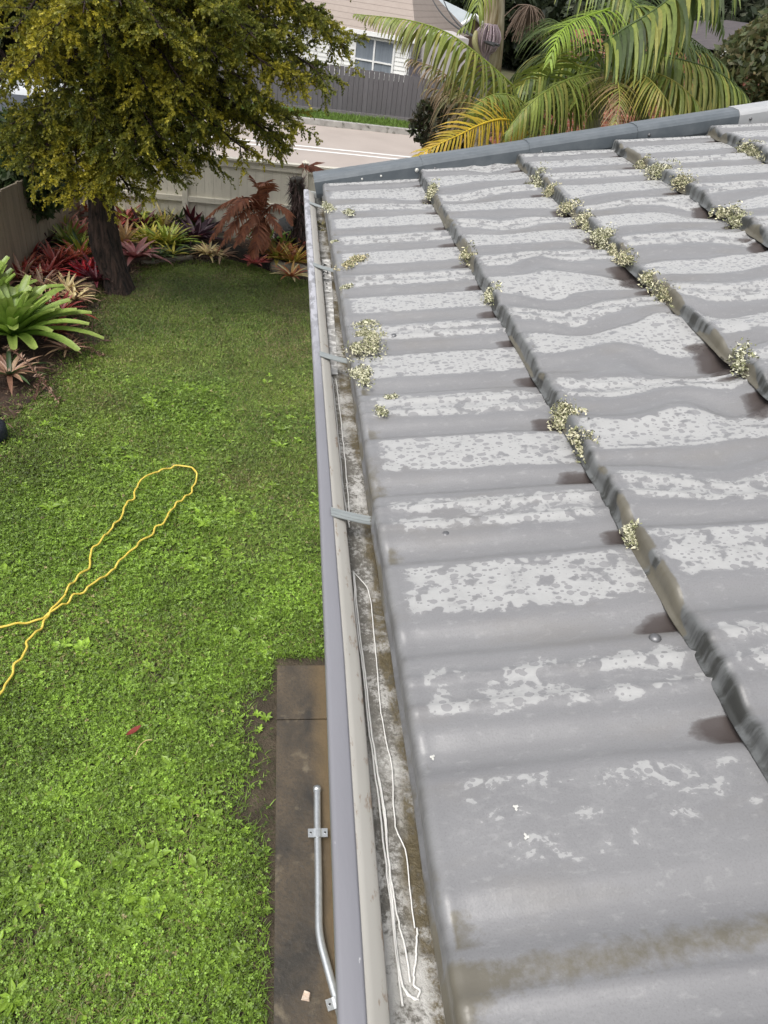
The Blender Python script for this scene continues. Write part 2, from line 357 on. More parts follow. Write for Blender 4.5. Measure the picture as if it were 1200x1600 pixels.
# roof screws
for px, py in ((697, 851), (617, 541), (561, 391), (1023, 1000), (812, 470)):
    s_, y_ = WR(px, py); kx = max(i for i in range(len(SK)) if SK[i] <= s_); f = (s_-SK[kx])/.37
    h = prof(np.array([y_]), np.array([s_]))[0][0]+.027*(1-f); m = MB()
    m.tube([RP(s_, y_, h-.002), RP(s_, y_, h+.0015), RP(s_, y_, h+.004), RP(s_, y_, h+.0055)], [.0075, .0078, .0058, .002], 12); m.build('roof_screw', M_screw, house)
# gutter
GY = np.concatenate([np.linspace(-.6, .2, 6), np.linspace(.25, 2.99, 70)])
XO = np.interp(GY, [-.6, .1, .24, .41, .63, .95, 1.52, 2.99], [-.104, -.1005, -.0975, -.0945, -.0905, -.086, -.0795, -.0705])
XI = np.interp(GY, [-.6, .1, .24, .63, .923, 1.525, 2.953], [-.080, -.0765, -.073, -.0665, -.065, -.062, -.0515])
def gut(pts, name, mat, parent, smooth=True, jit=0):
    V = []
    for y_, xo, xi in zip(GY, XO, XI):
        for kind, dx, z in pts: V.append([(xo if kind == 'o' else xi if kind == 'i' else 0)+dx, y_, z+(jit*(vnoise(y_*25, dx*90, 3)-.5) if jit else 0)])
    n = len(pts); i, j = np.meshgrid(np.arange(len(GY)-1), np.arange(n-1), indexing='ij'); q = i*n+j
    m = MB(); cc_ = np.tile(np.linspace(0, 1, n), len(GY))[:, None]*np.ones(3); m.add(np.array(V), np.stack([q, q+1, q+n+1, q+n], -1).reshape(-1, 4), cc_, smooth); return m.build(name, mat, parent)
k = NT('gutter_paint_mat', .42); v = k.scale(k.pos(), (1, .25, 1))
c = k.mix(k.noise(14, v, 5), (.172, .171, .188), (.215, .214, .232))
chip = k.ramp(k.noise(120, k.scale(k.pos(), (1.6, .3, 1)), 4), [(.70, 0.0), (.73, 1.0)])
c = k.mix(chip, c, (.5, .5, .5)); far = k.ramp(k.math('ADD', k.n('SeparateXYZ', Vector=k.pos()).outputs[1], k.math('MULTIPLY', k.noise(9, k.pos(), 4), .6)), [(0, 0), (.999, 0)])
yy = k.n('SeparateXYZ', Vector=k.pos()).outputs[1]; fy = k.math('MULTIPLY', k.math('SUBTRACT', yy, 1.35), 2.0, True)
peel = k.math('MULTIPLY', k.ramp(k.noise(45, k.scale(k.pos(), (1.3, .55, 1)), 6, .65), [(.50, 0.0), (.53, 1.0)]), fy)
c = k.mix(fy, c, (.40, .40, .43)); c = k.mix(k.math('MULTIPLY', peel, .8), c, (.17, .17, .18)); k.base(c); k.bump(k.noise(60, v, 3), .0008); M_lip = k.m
k = NT('gutter_roll_mat', .55); v = k.scale(k.pos(), (1, .35, 1))
c = k.mix(k.noise(18, v, 5), (.33, .315, .28), (.43, .415, .38)); roll = k.attr('edge', 'Fac')
rust = k.ramp(k.math('ADD', k.math('MULTIPLY', k.noise(75, v, 6, .7), 1.0), k.math('MULTIPLY', k.ramp(k.attr('col', 'Fac'), [(.3, 0.0), (.62, 1.0)]), 0.13)), [(.60, 0.0), (.68, .75)])
k.base(k.mix(rust, c, (.2, .14, .09))); M_roll = k.m
k = NT('gutter_floor_mat', .6)
nA = k.noise(13, k.pos(), 7, .72, .4); nB = k.noise(160, k.pos(), 4, .7); nC = k.noise(5, k.scale(k.pos(), (2.5, 1, 1)), 4)
xs = k.n('SeparateXYZ', Vector=k.pos()).outputs[0]
mid = k.math('ADD', nA, k.math('MULTIPLY', k.math('SUBTRACT', nB, .5), .55))
mid = k.math('SUBTRACT', mid, k.math('MULTIPLY', k.math('ABSOLUTE', k.math('ADD', xs, .005)), 3.2))
lich = k.ramp(mid, [(.43, 0.0), (.50, .55), (.60, 1.0)])
dark = k.mix(nB, (.06, .056, .046), (.24, .225, .195))
ygr = k.n('SeparateXYZ', Vector=k.pos()).outputs[1]
lich = k.math('MAXIMUM', lich, k.math('MULTIPLY', k.ramp(k.math('ADD', nA, k.math('MULTIPLY', k.math('SUBTRACT', nB, .5), .5)), [(.40, 0.0), (.52, .9)]), k.ramp(ygr, [(.38, 1.0), (.62, 0.0)])))
mossm = k.ramp(k.math('ADD', nC, k.math('MULTIPLY', k.math('ADD', xs, .012), 11.0)), [(.44, 0.0), (.56, .92)])
c = k.mix(lich, dark, k.mix(k.noise(55, k.pos(), 4), (.40, .39, .36), (.62, .61, .585)))
c = k.mix(k.math('MULTIPLY', mossm, k.ramp(k.math('ADD', nB, k.math('MULTIPLY', k.math('SUBTRACT', .5, nA), 1.2)), [(.34, .15), (.55, 1.0)])), c, k.mix(nB, (.035, .028, .016), (.15, .115, .05)))
k.base(c); k.bump(k.math('ADD', nA, k.math('MULTIPLY', nB, .4)), .004); M_gfl = k.m
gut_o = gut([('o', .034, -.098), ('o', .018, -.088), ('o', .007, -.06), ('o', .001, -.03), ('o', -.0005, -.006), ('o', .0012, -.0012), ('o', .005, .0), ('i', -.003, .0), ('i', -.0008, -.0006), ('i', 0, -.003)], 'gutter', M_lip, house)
g2 = gut([('i', 0, -.003), ('i', .0015, -.0026), ('i', .008, -.0058), ('i', .0145, -.0092), ('i', .0200, -.0125), ('i', .0216, -.0142), ('i', .0218, -.0162), ('i', .020, -.0178), ('i', .012, -.016), ('i', .0, -.018)], 'gutter_roll', M_roll, gut_o)
g3 = gut([('o', .004, -.018), ('o', .006, -.034), ('o', .012, -.043), ('o', .020, -.046), ('o', .030, -.0475), ('o', .050, -.048), ('o', .07, -.0475), ('o', .09, -.047), ('o', .11, -.0465), ('n', .048, -.046), ('n', .0565, -.042), ('n', .0585, -.03)], 'gutter_floor', M_gfl, gut_o, True, .0015)
m = MB(); m.add([[XO[-1]+.002, 2.985, -.004], [.058, 2.985, -.012], [.058, 2.985, -.09], [XO[-1]+.03, 2.985, -.09], [XO[-1]+.006, 2.985, -.05], [XO[-1]+.002, 2.995, -.004], [.058, 2.995, -.012], [.058, 2.995, -.09], [XO[-1]+.03, 2.995, -.09], [XO[-1]+.006, 2.995, -.05]],
             [np.array([[0, 1, 2, 3, 4], [9, 8, 7, 6, 5]]), np.array([[0, 5, 6, 1], [1, 6, 7, 2], [2, 7, 8, 3], [3, 8, 9, 4], [4, 9, 5, 0]])]); m.build('stop_end', speckled('stop_end_mat', (.36, .38, .37), (.46, .47, .45), 20, .5), gut_o)
k = NT('bracket_mat', .35); k.base(k.mix(k.noise(40, k.pos(), 4), (.22, .245, .245), (.33, .35, .345))); k.b.inputs['Metallic'].default_value = .25; M_brk = k.m
for yb in (.955, 1.545, 2.14, 2.80, .36-.62):
    xo = np.interp(yb, GY, XI)-.004; m = MB()
    n = 9; V = []
    for i in range(n):
        t = i/(n-1); x = xo+(.062-xo)*t; z = .002-.012*t-.006*math.sin(t*math.pi); y = yb-.012*t
        for dy, dz in ((-.010, 0), (-.0085, .0028), (-.004, .0008), (0, .0030), (.004, .0008), (.0085, .0028), (.010, 0), (.010, -.0016), (-.010, -.0016)): V.append([x, y+dy, z+dz])
    i, j = np.meshgrid(np.arange(n-1), np.arange(9), indexing='ij')
    m.add(np.array(V), np.stack([i*9+j, (i+1)*9+j, (i+1)*9+(j+1) % 9, i*9+(j+1) % 9], -1).reshape(-1, 4))
    m.build('gutter_bracket', M_brk, gut_o)

# ------------------------------------------------------------------ strips, strings and lichen on the roof and in the gutter
k = NT('string_mat', .7); k.base((.80, .79, .75)); M_string = k.m
def poly3(px, z): return np.array([W(a, b, z=z) for a, b in px])
def smooth(P, n=40):
    P = np.asarray(P, float); d = np.concatenate([[0], np.cumsum(np.linalg.norm(np.diff(P, axis=0), axis=1))]); t = np.linspace(0, d[-1], n); out = np.zeros((n, P.shape[1]))
    m_ = np.zeros_like(P); m_[1:-1] = (P[2:]-P[:-2])/(d[2:]-d[:-2])[:, None]; m_[0] = (P[1]-P[0])/(d[1]-d[0]); m_[-1] = (P[-1]-P[-2])/(d[-1]-d[-2])
    for q, tt in enumerate(t):
        i = min(np.searchsorted(d, tt, 'right')-1, len(P)-2); h = d[i+1]-d[i]; u = (tt-d[i])/h
        out[q] = (2*u**3-3*u**2+1)*P[i]+(u**3-2*u**2+u)*h*m_[i]+(-2*u**3+3*u**2)*P[i+1]+(u**3-u**2)*h*m_[i+1]
    return out
strings = [([(552, 893), (556, 960), (567, 1050), (578, 1150), (590, 1240), (602, 1340), (613, 1440), (622, 1520), (629, 1572)], 'longest white string lying in the gutter from the wide bracket to the nearest tangle', .0016),
 ([(553, 893), (559, 960), (571, 1060), (583, 1160), (595, 1240), (603, 1300), (611, 1390), (621, 1500), (634, 1552), (655, 1562)], 'white string beside the longest one, ending in a hook at the tangle', .0016),
 ([(554, 895), (575, 922), (582, 965), (588, 1035), (598, 1130), (612, 1200), (618, 1290), (633, 1330), (641, 1400), (648, 1450)], 'thin white string curving away along the right of the gutter floor', .0011),
 ([(585, 1180), (600, 1260), (607, 1340), (615, 1400), (625, 1450), (634, 1490), (641, 1535)], 'short white string between the long ones and the right-hand one', .0014),
 ([(652, 1450), (650, 1490), (647, 1540), (656, 1548), (650, 1562), (640, 1556), (628, 1540)], 'looped white string end forming the near tangle in the gutter', .0015),
 ([(519, 590), (525, 650), (532, 720), (538, 780), (546, 824)], 'left white string in the gutter beyond the wide bracket', .0018),
 ([(525, 592), (533, 660), (540, 730), (544, 780), (546, 815)], 'right white string in the gutter beyond the wide bracket', .0016)]
for px, lab, r in strings:
    P = smooth(poly3(px, -.0445), 60); P[:, 0] += (vnoise(np.arange(60)*.7, np.arange(60)*0, 8)-.5)*.0015
    m = MB(); m.tube(P, r*.72, 6); tag(m.build('string', M_string), lab, 'string', 'white strings lying in the gutter')
P0 = [W(x, y, z=-.0445) for x, y in ((503, 405), (516, 405), (528, 585), (518, 585))]
k = NT('tape_mat', .6); k.base(k.mix(k.ramp(k.noise(60, k.pos(), 5), [(.45, 0.0), (.6, 1.0)]), (.36, .35, .33), (.74, .73, .70))); M_tape = k.m
m = MB(); n = 14; V = []
for i in range(n):
    t = i/(n-1)
    l = P0[0]*(1-t)+P0[3]*t; r = P0[1]*(1-t)+P0[2]*t; l = l*.5+r*.5-(r-l)*.5; V += [l, r, l-[0, 0, .003], r-[0, 0, .003]]
m.add(np.array(V), np.concatenate([[[i*4, i*4+1, i*4+5, i*4+4], [i*4+2, i*4, i*4+4, i*4+6], [i*4+1, i*4+3, i*4+7, i*4+5]] for i in range(n-1)]))
tp = m.build('tape_strip', M_tape); tag(tp, 'white strip with black lettering lying at the far end of the gutter', 'strip')
k = NT('ink_mat', .6); k.base((.03, .03, .03)); M_ink = k.m
def strokes(letters, a, b, wd, parent):             # letters drawn as flat bars along the line a-b
    a = np.array(a); b = np.array(b); L = b-a; n = len(letters); ax = L/np.linalg.norm(L); pr = np.array([ax[1], -ax[0], 0]); H = wd; adv = np.linalg.norm(L)/n
    G = {'A': [((0, 0), (.35, 1)), ((.35, 1), (.7, 0)), ((.15, .4), (.55, .4))], 'R': [((0, 0), (0, 1)), ((0, 1), (.6, .9)), ((.6, .9), (.55, .55)), ((.55, .55), (0, .5)), ((.2, .5), (.7, 0))],
         'Z': [((0, 1), (.7, 1)), ((.7, 1), (0, 0)), ((0, 0), (.7, 0))], 'L': [((0, 1), (0, 0)), ((0, 0), (.6, 0))], 'I': [((.2, 0), (.3, 1))], '.': [((.1, .3), (.3, .5))]}
    for i, ch in enumerate(letters):
        m = MB()
        for (x0, y0), (x1, y1) in G[ch]:
            p = a+ax*adv*(i+x0*.95)+pr*H*(.5-y0); q = a+ax*adv*(i+x1*.95)+pr*H*(.5-y1); d = nrm(q-p); nn = np.array([-d[1], d[0], 0])*.0018
            z = np.array([0, 0, .0008]); m.add([p-nn+z, q-nn+z, q+nn+z, p+nn+z], np.array([[0, 1, 2, 3]]))
        m.build('letter', M_ink, parent)
strokes('ARZLI..I', W(507, 412, z=-.0442), W(513, 462, z=-.0442), .013, tp)
# leaf litter plug near the stop end
m = MB(); c0 = W(505, 352, z=-.04)
for i in range(70):
    p = c0+[rnd(-.03, .035), rnd(-.07, .05), rnd(-.012, .004)]; a = rnd(0, 6.3); d = np.array([math.cos(a), math.sin(a), rnd(-.3, .3)])*rnd(.008, .03); q = np.array([-d[1], d[0], rnd(-.004, .004)])*.2
    m.add([p-d, p+q, p+d, p-q], np.array([[0, 1, 2, 3]]), np.array([.13, .115, .05])*rnd(.5, 1.6))
M_litter = leafy('litter_mat', .7, .1)
tag(m.build('leaf_litter', M_litter), 'brown leaf litter clump caught in the far end of the gutter', 'leaf litter', None, 'stuff')
for px in ([(503, 385), (512, 400), (511, 425)], [(505, 385), (520, 378), (531, 395)]):
    pass
k = NT('lichen_mat', .85); k.base(k.attr('col')); M_lich = k.m
def lichen(c, nrmv, rx, ry, hgt, n, name, lab, warm=.0):
    nrmv = nrm(np.asarray(nrmv, float)); m = MB(); u = nrm(np.cross(nrmv, [0, 1, 0])); v = np.cross(nrmv, u)
    n = int(n*2.0); nl = 5; lob = np.stack([rnd(-.6, .6, nl), rnd(-.75, .75, nl), rnd(.35, .75, nl)], -1); li = RNG.integers(0, nl, n)
    a = rnd(0, 2*math.pi, n); r0 = np.sqrt(rnd(0, 1, n)); flat = rnd(0, 1, n) < .28; r = r0*np.where(flat, 1.0, lob[li, 2]); ox = np.where(flat, lob[li, 0]*1.3, lob[li, 0]); oy = np.where(flat, lob[li, 1]*1.4, lob[li, 1])
    b = c+np.outer((ox+np.cos(a)*r)*rx, u)+np.outer((oy+np.sin(a)*r)*ry, v); z = hgt*np.sqrt(np.clip(1-r0*r0*.9, .03, 1))*rnd(.2, 1.0, n)*np.where(flat, .12, lob[li, 2]*1.1)
    top = b+nrmv*z[:, None]; d = nrm(np.stack([rnd(-1, 1, n), rnd(-1, 1, n), rnd(-.6, .8, n)], -1)); e = nrm(np.cross(d, np.stack([rnd(-1, 1, n), rnd(-1, 1, n), rnd(-1, 1, n)], -1)))
    L = rnd(.0018, .0055, n)[:, None]; wd = L*.45
    V = np.stack([top-d*L, top+e*wd, top+d*L+nrmv*.0015, top-e*wd], 1).reshape(-1, 3); q = np.arange(n)*4
    cc = np.array([.64, .63, .47])*(1-warm)+np.array([.50, .42, .23])*warm; pick = rnd(0, 1, n)[:, None]
    C = np.where(pick < .5, cc, np.where(pick < .8, np.array([.26, .27, .14]), np.array([.085, .085, .05])))*rnd(.75, 1.2, n)[:, None]
    m.add(V, np.stack([q, q+1, q+2, q+3], -1), np.repeat(C, 4, 0))
    o = m.build(name, M_lich); return tag(o, lab, 'lichen', 'lichen growing on the roof')
UPN = np.array([-SA, 0, CA]); FACE = nrm(np.array([-.75, -.15, .65]))
ordn = ['first', 'second', 'third', 'fourth', 'fifth', 'sixth', 'seventh', 'eighth', 'ninth', 'tenth', 'eleventh']
tufts = {1: [(672, 302, 20), (736, 398, 20), (784, 463, 24), (898, 645, 34), (925, 688, 28), (986, 842, 20)],
         2: [(846, 280, 26), (870, 300, 18), (893, 325, 20), (918, 346, 22), (948, 372, 24), (970, 364, 22), (970, 386, 18), (990, 402, 18), (1032, 435, 20), (1057, 462, 24), (1180, 562, 30)],
         3: [(1000, 256, 14), (1044, 268, 26), (1070, 288, 22), (1156, 340, 24), (1182, 330, 22)], 4: [(1170, 230, 20), (1192, 236, 22)]}
nm = {1: 'lowest tile step', 2: 'second lowest tile step', 3: 'third tile step', 4: 'fourth tile step'}
for kx, L in tufts.items():
    for q, (px, py, r) in enumerate(L):
        s_, y_ = WR(px, py, .015); c = RP(SK[kx]+.004, y_, .016); dist = np.linalg.norm(c-CAM); R_ = r*dist/F_PX*.72
        lichen(c, FACE, R_*.82, R_*1.15, R_*.38, int(140+R_*9000), 'lichen_tuft', 'pale lichen tuft on the %s, %s from the verge' % (nm[kx], ordn[q]), rnd(0, .5))
for px, py, rx, ry, warm, lab in ((553, 425, 17, 9, .75, 'round tan lichen patch with a pale rim near the eave'), (570, 552, 22, 20, .25, 'largest yellow lichen patch on the eave edge of the roof'), (568, 614, 15, 12, .1, 'pale lichen patch at the eave just nearer than the largest one'),
        (572, 516, 14, 4, .1, 'thin pale lichen streak above the largest eave patch'), (600, 667, 9, 5, .05, 'small star shaped lichen spot between two double ribs'), (516, 340, 8, 9, .1, 'pale lichen on the eave corner by the stop end'), (547, 345, 8, 7, 0, 'pale lichen spot a hand above the eave corner'),
        (523, 440-45, 5, 3, 0, 'tiny white lichen fleck at the eave beside the tan patch'), (546, 466, 8, 3, 0, 'small white lichen streak at the eave below the tan patch'), (615, 642, 9, 4, 0, 'faint lichen spot just above the star shaped one')):
    s_, y_ = WR(px, py); f = min(max(s_/.367, 0), 1); h = prof(np.array([y_]), np.array([s_]))[0][0]+.033*(1-f)+.0005; c = RP(s_, y_, h); D = np.linalg.norm(c-CAM)/F_PX
    lichen(c, UPN, rx*D, ry*D*2.0, .007, int(rx*ry*2.6+40), 'lichen_patch', lab, warm)
# droppings on the near tile
for px, py, lab in ((806, 1267, 'white dropping speck left of centre on the nearest broad pan'), (822, 1312, 'white dropping speck nearest the camera on the roof'), (676, 1185, 'tiny white speck near the eave of the near tile')):
    s_, y_ = WR(px, py, .02); h = prof(np.array([y_]), np.array([s_]))[0][0]+.033*(1-s_/.367)+.0006; m = MB()
    u_ = nrm(np.array([CA, 0, SA])); pts_ = []
    for q in range(11):
        a = q*.571+px; r_ = .0026*(.35+.9*abs(math.sin(a*1.5+py))); pts_.append(RP(s_, y_, h)+u_*math.cos(a)*r_+np.array([0, 1, 0])*math.sin(a)*r_*1.3)
    pts_ = np.array(pts_); m.add(np.r_[pts_+UPN*.0004, (pts_.mean(0)+UPN*.0013)[None]], np.array([[q, (q+1) % 11, 11] for q in range(11)]))
    tag(m.build('bird_dropping', M_bird), lab, 'dropping', 'droppings on the roof')

# ------------------------------------------------------------------ lawn
edge_px = [(500, 442), (475, 440), (440, 434), (395, 417), (350, 406), (300, 404), (258, 408), (222, 422), (205, 442), (170, 452), (140, 470), (128, 500), (132, 530), (120, 560), (95, 588), (70, 610), (45, 632), (20, 655), (-20, 700), (-200, 800)]
EDGE = np.array([W(a, b, z=GZ)[:2] for a, b in edge_px])
LAWN = np.array([[-.02, 1.0]]+[[0.6, 3.45], [.6, 10.9]]+[list(q) for q in EDGE]+[[-4.5, 1.0]])
def inpoly(x, y, P):
    r = np.zeros(len(x), bool); j = len(P)-1
    for i in range(len(P)):
        c = ((P[i, 1] > y) != (P[j, 1] > y)) & (x < (P[j, 0]-P[i, 0])*(y-P[i, 1])/(P[j, 1]-P[i, 1]+1e-12)+P[i, 0]); r ^= c; j = i
    return r
M_soil = speckled('lawn_soil_mat', (.032, .024, .014), (.085, .065, .042), 9, .9, (.035, .045, .014), 45, .012)
m = MB(); m.add(np.c_[LAWN, np.full(len(LAWN), GZ+.0)], [np.arange(len(LAWN))[None]]); struct(m.build('lawn_soil', M_soil))
M_grass = leafy('grass_mat', .42, .22)
SLABX = -.085
def edge_dist(x, y):
    d = np.full(len(x), 9.0)
    for i in range(len(EDGE)-1):
        a, b = EDGE[i], EDGE[i+1]; ab = b-a; t = np.clip(((x-a[0])*ab[0]+(y-a[1])*ab[1])/(ab@ab), 0, 1); d = np.minimum(d, np.hypot(x-a[0]-t*ab[0], y-a[1]-t*ab[1]))
    return d
def scatter(n, y0, y1):
    x = rnd(-3.9, .5, n); y = rnd(y0, y1, n); ok = inpoly(x, y, LAWN) | ((edge_dist(x, y) < rnd(0, .22, n)) & (x < -.9)); xl = -1.35-.30*y
    ok &= x > xl
    hole = fbm(x*2.3, y*2.3, 61); bare = (sstep(.30, .0, SLABX-x)*(y < 3.3)*(.45+.75*fbm(y*3.5, y*0, 68)))
    ed = edge_dist(x, y); bare = np.maximum(bare, sstep(.5, .0, ed)*.75*(x < -.9)); bare = np.maximum(bare, .85*np.exp(-((x+2.45)/.5)**2-((y-6.0)/.8)**2))
    thin = np.clip(1.25-bare-.7*sstep(.58, .75, hole), 0.03, 1); ok &= rnd(0, 1, n) < thin
    ok &= ~((x > SLABX-.03) & (y < 3.42)); return x[ok], y[ok]
def zone(x, y):                                    # 0 short fine turf far away, 1 weedy clover near
    return sstep(7.4, 5.2, y+1.5*(fbm(x*.9, y*.9, 65)-.5)*2+np.where(x > -.75, .9*sstep(-.9, -.3, x), 0))
def lawn_col(x, y, n, brown=1.0):
    f = fbm(x*1.4, y*1.4, 71); g = fbm(x*5, y*5, 72)
    c = np.array([.125, .205, .038])*(1-f[:, None])+np.array([.225, .295, .055])*f[:, None]
    z = zone(x, y)[:, None]; c = c*(1-z)*.92+(np.array([.160, .262, .030])*(.7+.65*g[:, None]))*z
    dry = (rnd(0, 1, n)/brown < .04+.10*(1-z[:, 0])+.25*sstep(.55, .72, fbm(x*1.1+7, y*1.1, 74)))[:, None]; c = np.where(dry, np.array([.26, .22, .10]), c); c = c*((.55+.95*fbm(x*.9, y*.9, 75))*(.75+.5*fbm(x*4.5, y*4.5, 76))*.98)[:, None]
    return c*(rnd(.28, 1.15, n)+rnd(0, .4, n))[:, None]
gm = MB()
def blades(n, y0, y1, hmin, hmax, wd, lean):
    x, y = scatter(n, y0, y1); n = len(x); a = rnd(0, 2*math.pi, n); L = rnd(hmin, hmax, n)*(1+.6*(fbm(x*3, y*3, 66)-.5)); d = np.stack([np.cos(a), np.sin(a), a*0], -1); sd_ = np.stack([-d[:, 1], d[:, 0], a*0], -1)
    b = np.stack([x, y, np.full(n, GZ)], -1); le = rnd(lean*.3, lean, n)[:, None]; w_ = (wd*rnd(.7, 1.3, n))[:, None]; z = np.array([0, 0, 1.0])
    L = L[:, None]; mid = b+d*L*le*.45+z*L*.6*(1-le*.3); tip = b+d*L*le*1.25+z*L*(1-le*.55)
    V = np.stack([b-sd_*w_, b+sd_*w_, mid+sd_*w_*.8, mid-sd_*w_*.8, tip], 1).reshape(-1, 3); q = np.arange(n)*5; c = lawn_col(x, y, n)
    C = np.repeat(c, 5, 0); gm.add(V, [np.stack([q, q+1, q+2, q+3], -1)], C); gm.f.setdefault((3, False), []).append(np.stack([q+3, q+2, q+4], -1)+gm.n-len(V))
blades(210000, 1.0, 4.6, .02, .065, .0022, 1.3)
blades(260000, 4.6, 8.0, .02, .060, .0032, 1.2)
blades(330000, 8.0, 11.4, .02, .055, .0045, 1.0)
def clover(n, y0, y1, r0, r1):
    x, y = scatter(n, y0, y1); keep = rnd(0, 1, len(x)) < .12+.88*zone(x, y)*np.clip(.35+1.3*fbm(x*2.2, y*2.2, 67), 0, 1); x = x[keep]; y = y[keep]; n = len(x)
    h = rnd(.012, .05, n); c0 = np.stack([x, y, GZ+h], -1); N = nrm(np.stack([rnd(-.6, .6, n), rnd(-.6, .6, n), np.ones(n)], -1)); u = nrm(np.cross(N, np.stack([rnd(-1, 1, n), rnd(-1, 1, n), rnd(-.1, .1, n)], -1))); v = np.cross(N, u)
    R_ = rnd(r0, r1, n)[:, None]; col = lawn_col(x, y, n, .12)*1.05
    for t in range(3):
        a = t*2.094; d = u*math.cos(a)+v*math.sin(a); e = -u*math.sin(a)+v*math.cos(a); dz = N*(-.25)
        V = np.stack([c0, c0+(d*.62+e*.52)*R_, c0+(d*1.05+dz)*R_, c0+(d*.62-e*.52)*R_], 1).reshape(-1, 3); q = np.arange(n)*4
        gm.add(V, np.stack([q, q+1, q+2, q+3], -1), np.repeat(col*rnd(.85, 1.15, n)[:, None], 4, 0))
clover(52000, 1.0, 4.0, .007, .015); clover(60000, 4.0, 8.0, .009, .018)
def weeds(n, y0, y1):                               # broad-leaved rosettes among the turf
    x, y = scatter(n, y0, y1); keep = rnd(0, 1, len(x)) < .1+.9*zone(x, y)*sstep(.35, .6, fbm(x*1.8, y*1.8, 69)); x = x[keep]; y = y[keep]
    for X_, Y_ in zip(x, y):
        nl = RNG.integers(4, 9); L0 = rnd(.018, .050)*(1+.7*sstep(.5, .62, fbm(X_*2.6, Y_*2.6, 79))); col = np.array([.21, .33, .036])*rnd(.6, 1.4); a0 = rnd(0, 6.3)
        for j in range(nl):
            a = a0+j*6.283/nl+rnd(-.3, .3); d = np.array([math.cos(a), math.sin(a), 0]); e = np.array([-d[1], d[0], 0]); L = L0*rnd(.7, 1.2); wv = L*rnd(.16, .3); b = np.array([X_, Y_, GZ+.012]); z = np.array([0, 0, 1.0]); up = rnd(.25, .9)
            p1 = b+d*L*.5+z*L*up*.5; p2 = b+d*L*.95+z*L*up*.5; m1 = b+d*L*.2+z*L*up*.25
            gm.add([b, m1+e*wv*.6, p1+e*wv, p2, p1-e*wv, m1-e*wv*.6], np.array([[0, 1, 2, 3, 4, 5]]), col*rnd(.8, 1.2))
WL = (.018, .055); weeds(2600, 1.0, 4.2); weeds(2600, 4.2, 7.6)
tag(gm.build('grass', M_grass), 'green lawn of short turf, clover and broad-leaved weeds', 'grass', None, 'stuff')

# slab, pipe, hose, small things on the lawn
k = NT('slab_mat', .62); n1 = k.noise(3.5, k.scale(k.pos(), (1, .7, 1)), 6, .6, .5); n2 = k.noise(60, k.pos(), 5, .7)
c = k.mix(k.ramp(n1, [(.35, 0.0), (.65, 1.0)]), (.030, .026, .021), (.11, .082, .052)); c = k.mix(k.ramp(n2, [(.5, 0.0), (.62, .75)]), c, (.045, .04, .033)); c = k.mix(k.ramp(k.noise(9, k.pos(), 5), [(.60, 0.0), (.72, .7)]), c, (.17, .14, .095))
xx = k.n('SeparateXYZ', Vector=k.pos()).outputs[0]; c = k.mix(k.math('MULTIPLY', k.ramp(k.math('ADD', xx, k.math('MULTIPLY', n1, .12)), [(.16, 0.0), (.26, 1.0)]), .6), c, (.15, .10, .042))
k.base(c); k.bump(k.noise(40, k.pos(), 6), .004); M_slab = k.m
SZ = GZ+.035
pA = W(436, 1125, z=SZ)
m = MB(); m.box((SLABX-.0, pA[1]+.006, GZ-.05), (.56, W(436, 1040, z=SZ)[1], SZ)); struct(m.build('concrete_path', M_slab))
m = MB(); m.box((SLABX-.0, .2, GZ-.05), (.56, pA[1], SZ-.003)); struct(m.build('concrete_path', M_slab))
k = NT('galvanised_mat', .42); k.b.inputs['Metallic'].default_value = .85; k.base(k.mix(k.noise(45, k.pos(), 4), (.42, .44, .45), (.66, .68, .69))); M_galv = k.m
pipe = empty('galvanised_pipe', tuple(W(497, 1303, z=SZ)), 'bent galvanised steel pipe with two saddle clamps lying on the concrete path', 'pipe')
pp = smooth(np.array([W(a, b, z=SZ+.021) for a, b in ((495.5, 1233), (496, 1290), (497.5, 1360), (498, 1420), (498.5, 1450), (502, 1475), (510, 1505), (521, 1545), (532, 1585), (540, 1615))]), 50)
m = MB(); m.tube(pp, .0195, 14); m.tube([pp[0]+(pp[0]-pp[1])*.5, pp[0]+(pp[0]-pp[1])*-.6], [.0225, .0225], 14); m.build('tube', M_galv, pipe)
for (a, b, t) in ((497, 1303, 0), (527, 1568, 1)):
    c0 = W(a, b, z=SZ+.021); i = int(np.argmin(np.linalg.norm(pp-c0, axis=1))); d = nrm(pp[min(i+1, 49)]-pp[max(i-1, 0)]); e = np.array([d[1], -d[0], 0]); c0 = pp[i]; m = MB()
    prf = [(-.052, .0235), (-.024, .0235), (-.021, .024), (-.012, .0275), (.0, .0285), (.012, .0275), (.021, .024), (.024, .0235), (.052, .0235)]
    L = .024; V = []
    for q in (-L, L):
        for x, z in prf: V.append(c0+d*q+e*x+np.array([0, 0, z-.004]))
        for x, z in prf[::-1]: V.append(c0+d*q+e*x+np.array([0, 0, z-.0095]))
    m.add(np.array(V), np.array([[i, (i+1) % 18, 18+(i+1) % 18, 18+i] for i in range(18)])); m.f.setdefault((18, False), []).append(np.array([list(range(18))[::-1], list(range(18, 36))]))
    for sx in (-.038, .038): cc = c0+e*sx+np.array([0, 0, .0195]); m.tube([cc-[0, 0, .004], cc, cc+[0, 0, .0015]], [.007, .007, .004], 10, (.1, .1, .1))
    cl = m.build('saddle_clamp', M_galv, pipe)
    for sx in (-.038, .038): mm = MB(); cc = c0+e*sx+np.array([0, 0, .0212]); mm.tube([cc, cc+[0, 0, .0009]], [.0052, .0050], 10); mm.build('bolt_hole', M_ink, cl)
k = NT('hose_mat', .45); k.base(k.mix(k.noise(20, k.pos(), 3), (.60, .44, .045), (.74, .58, .12))); M_hose = k.m
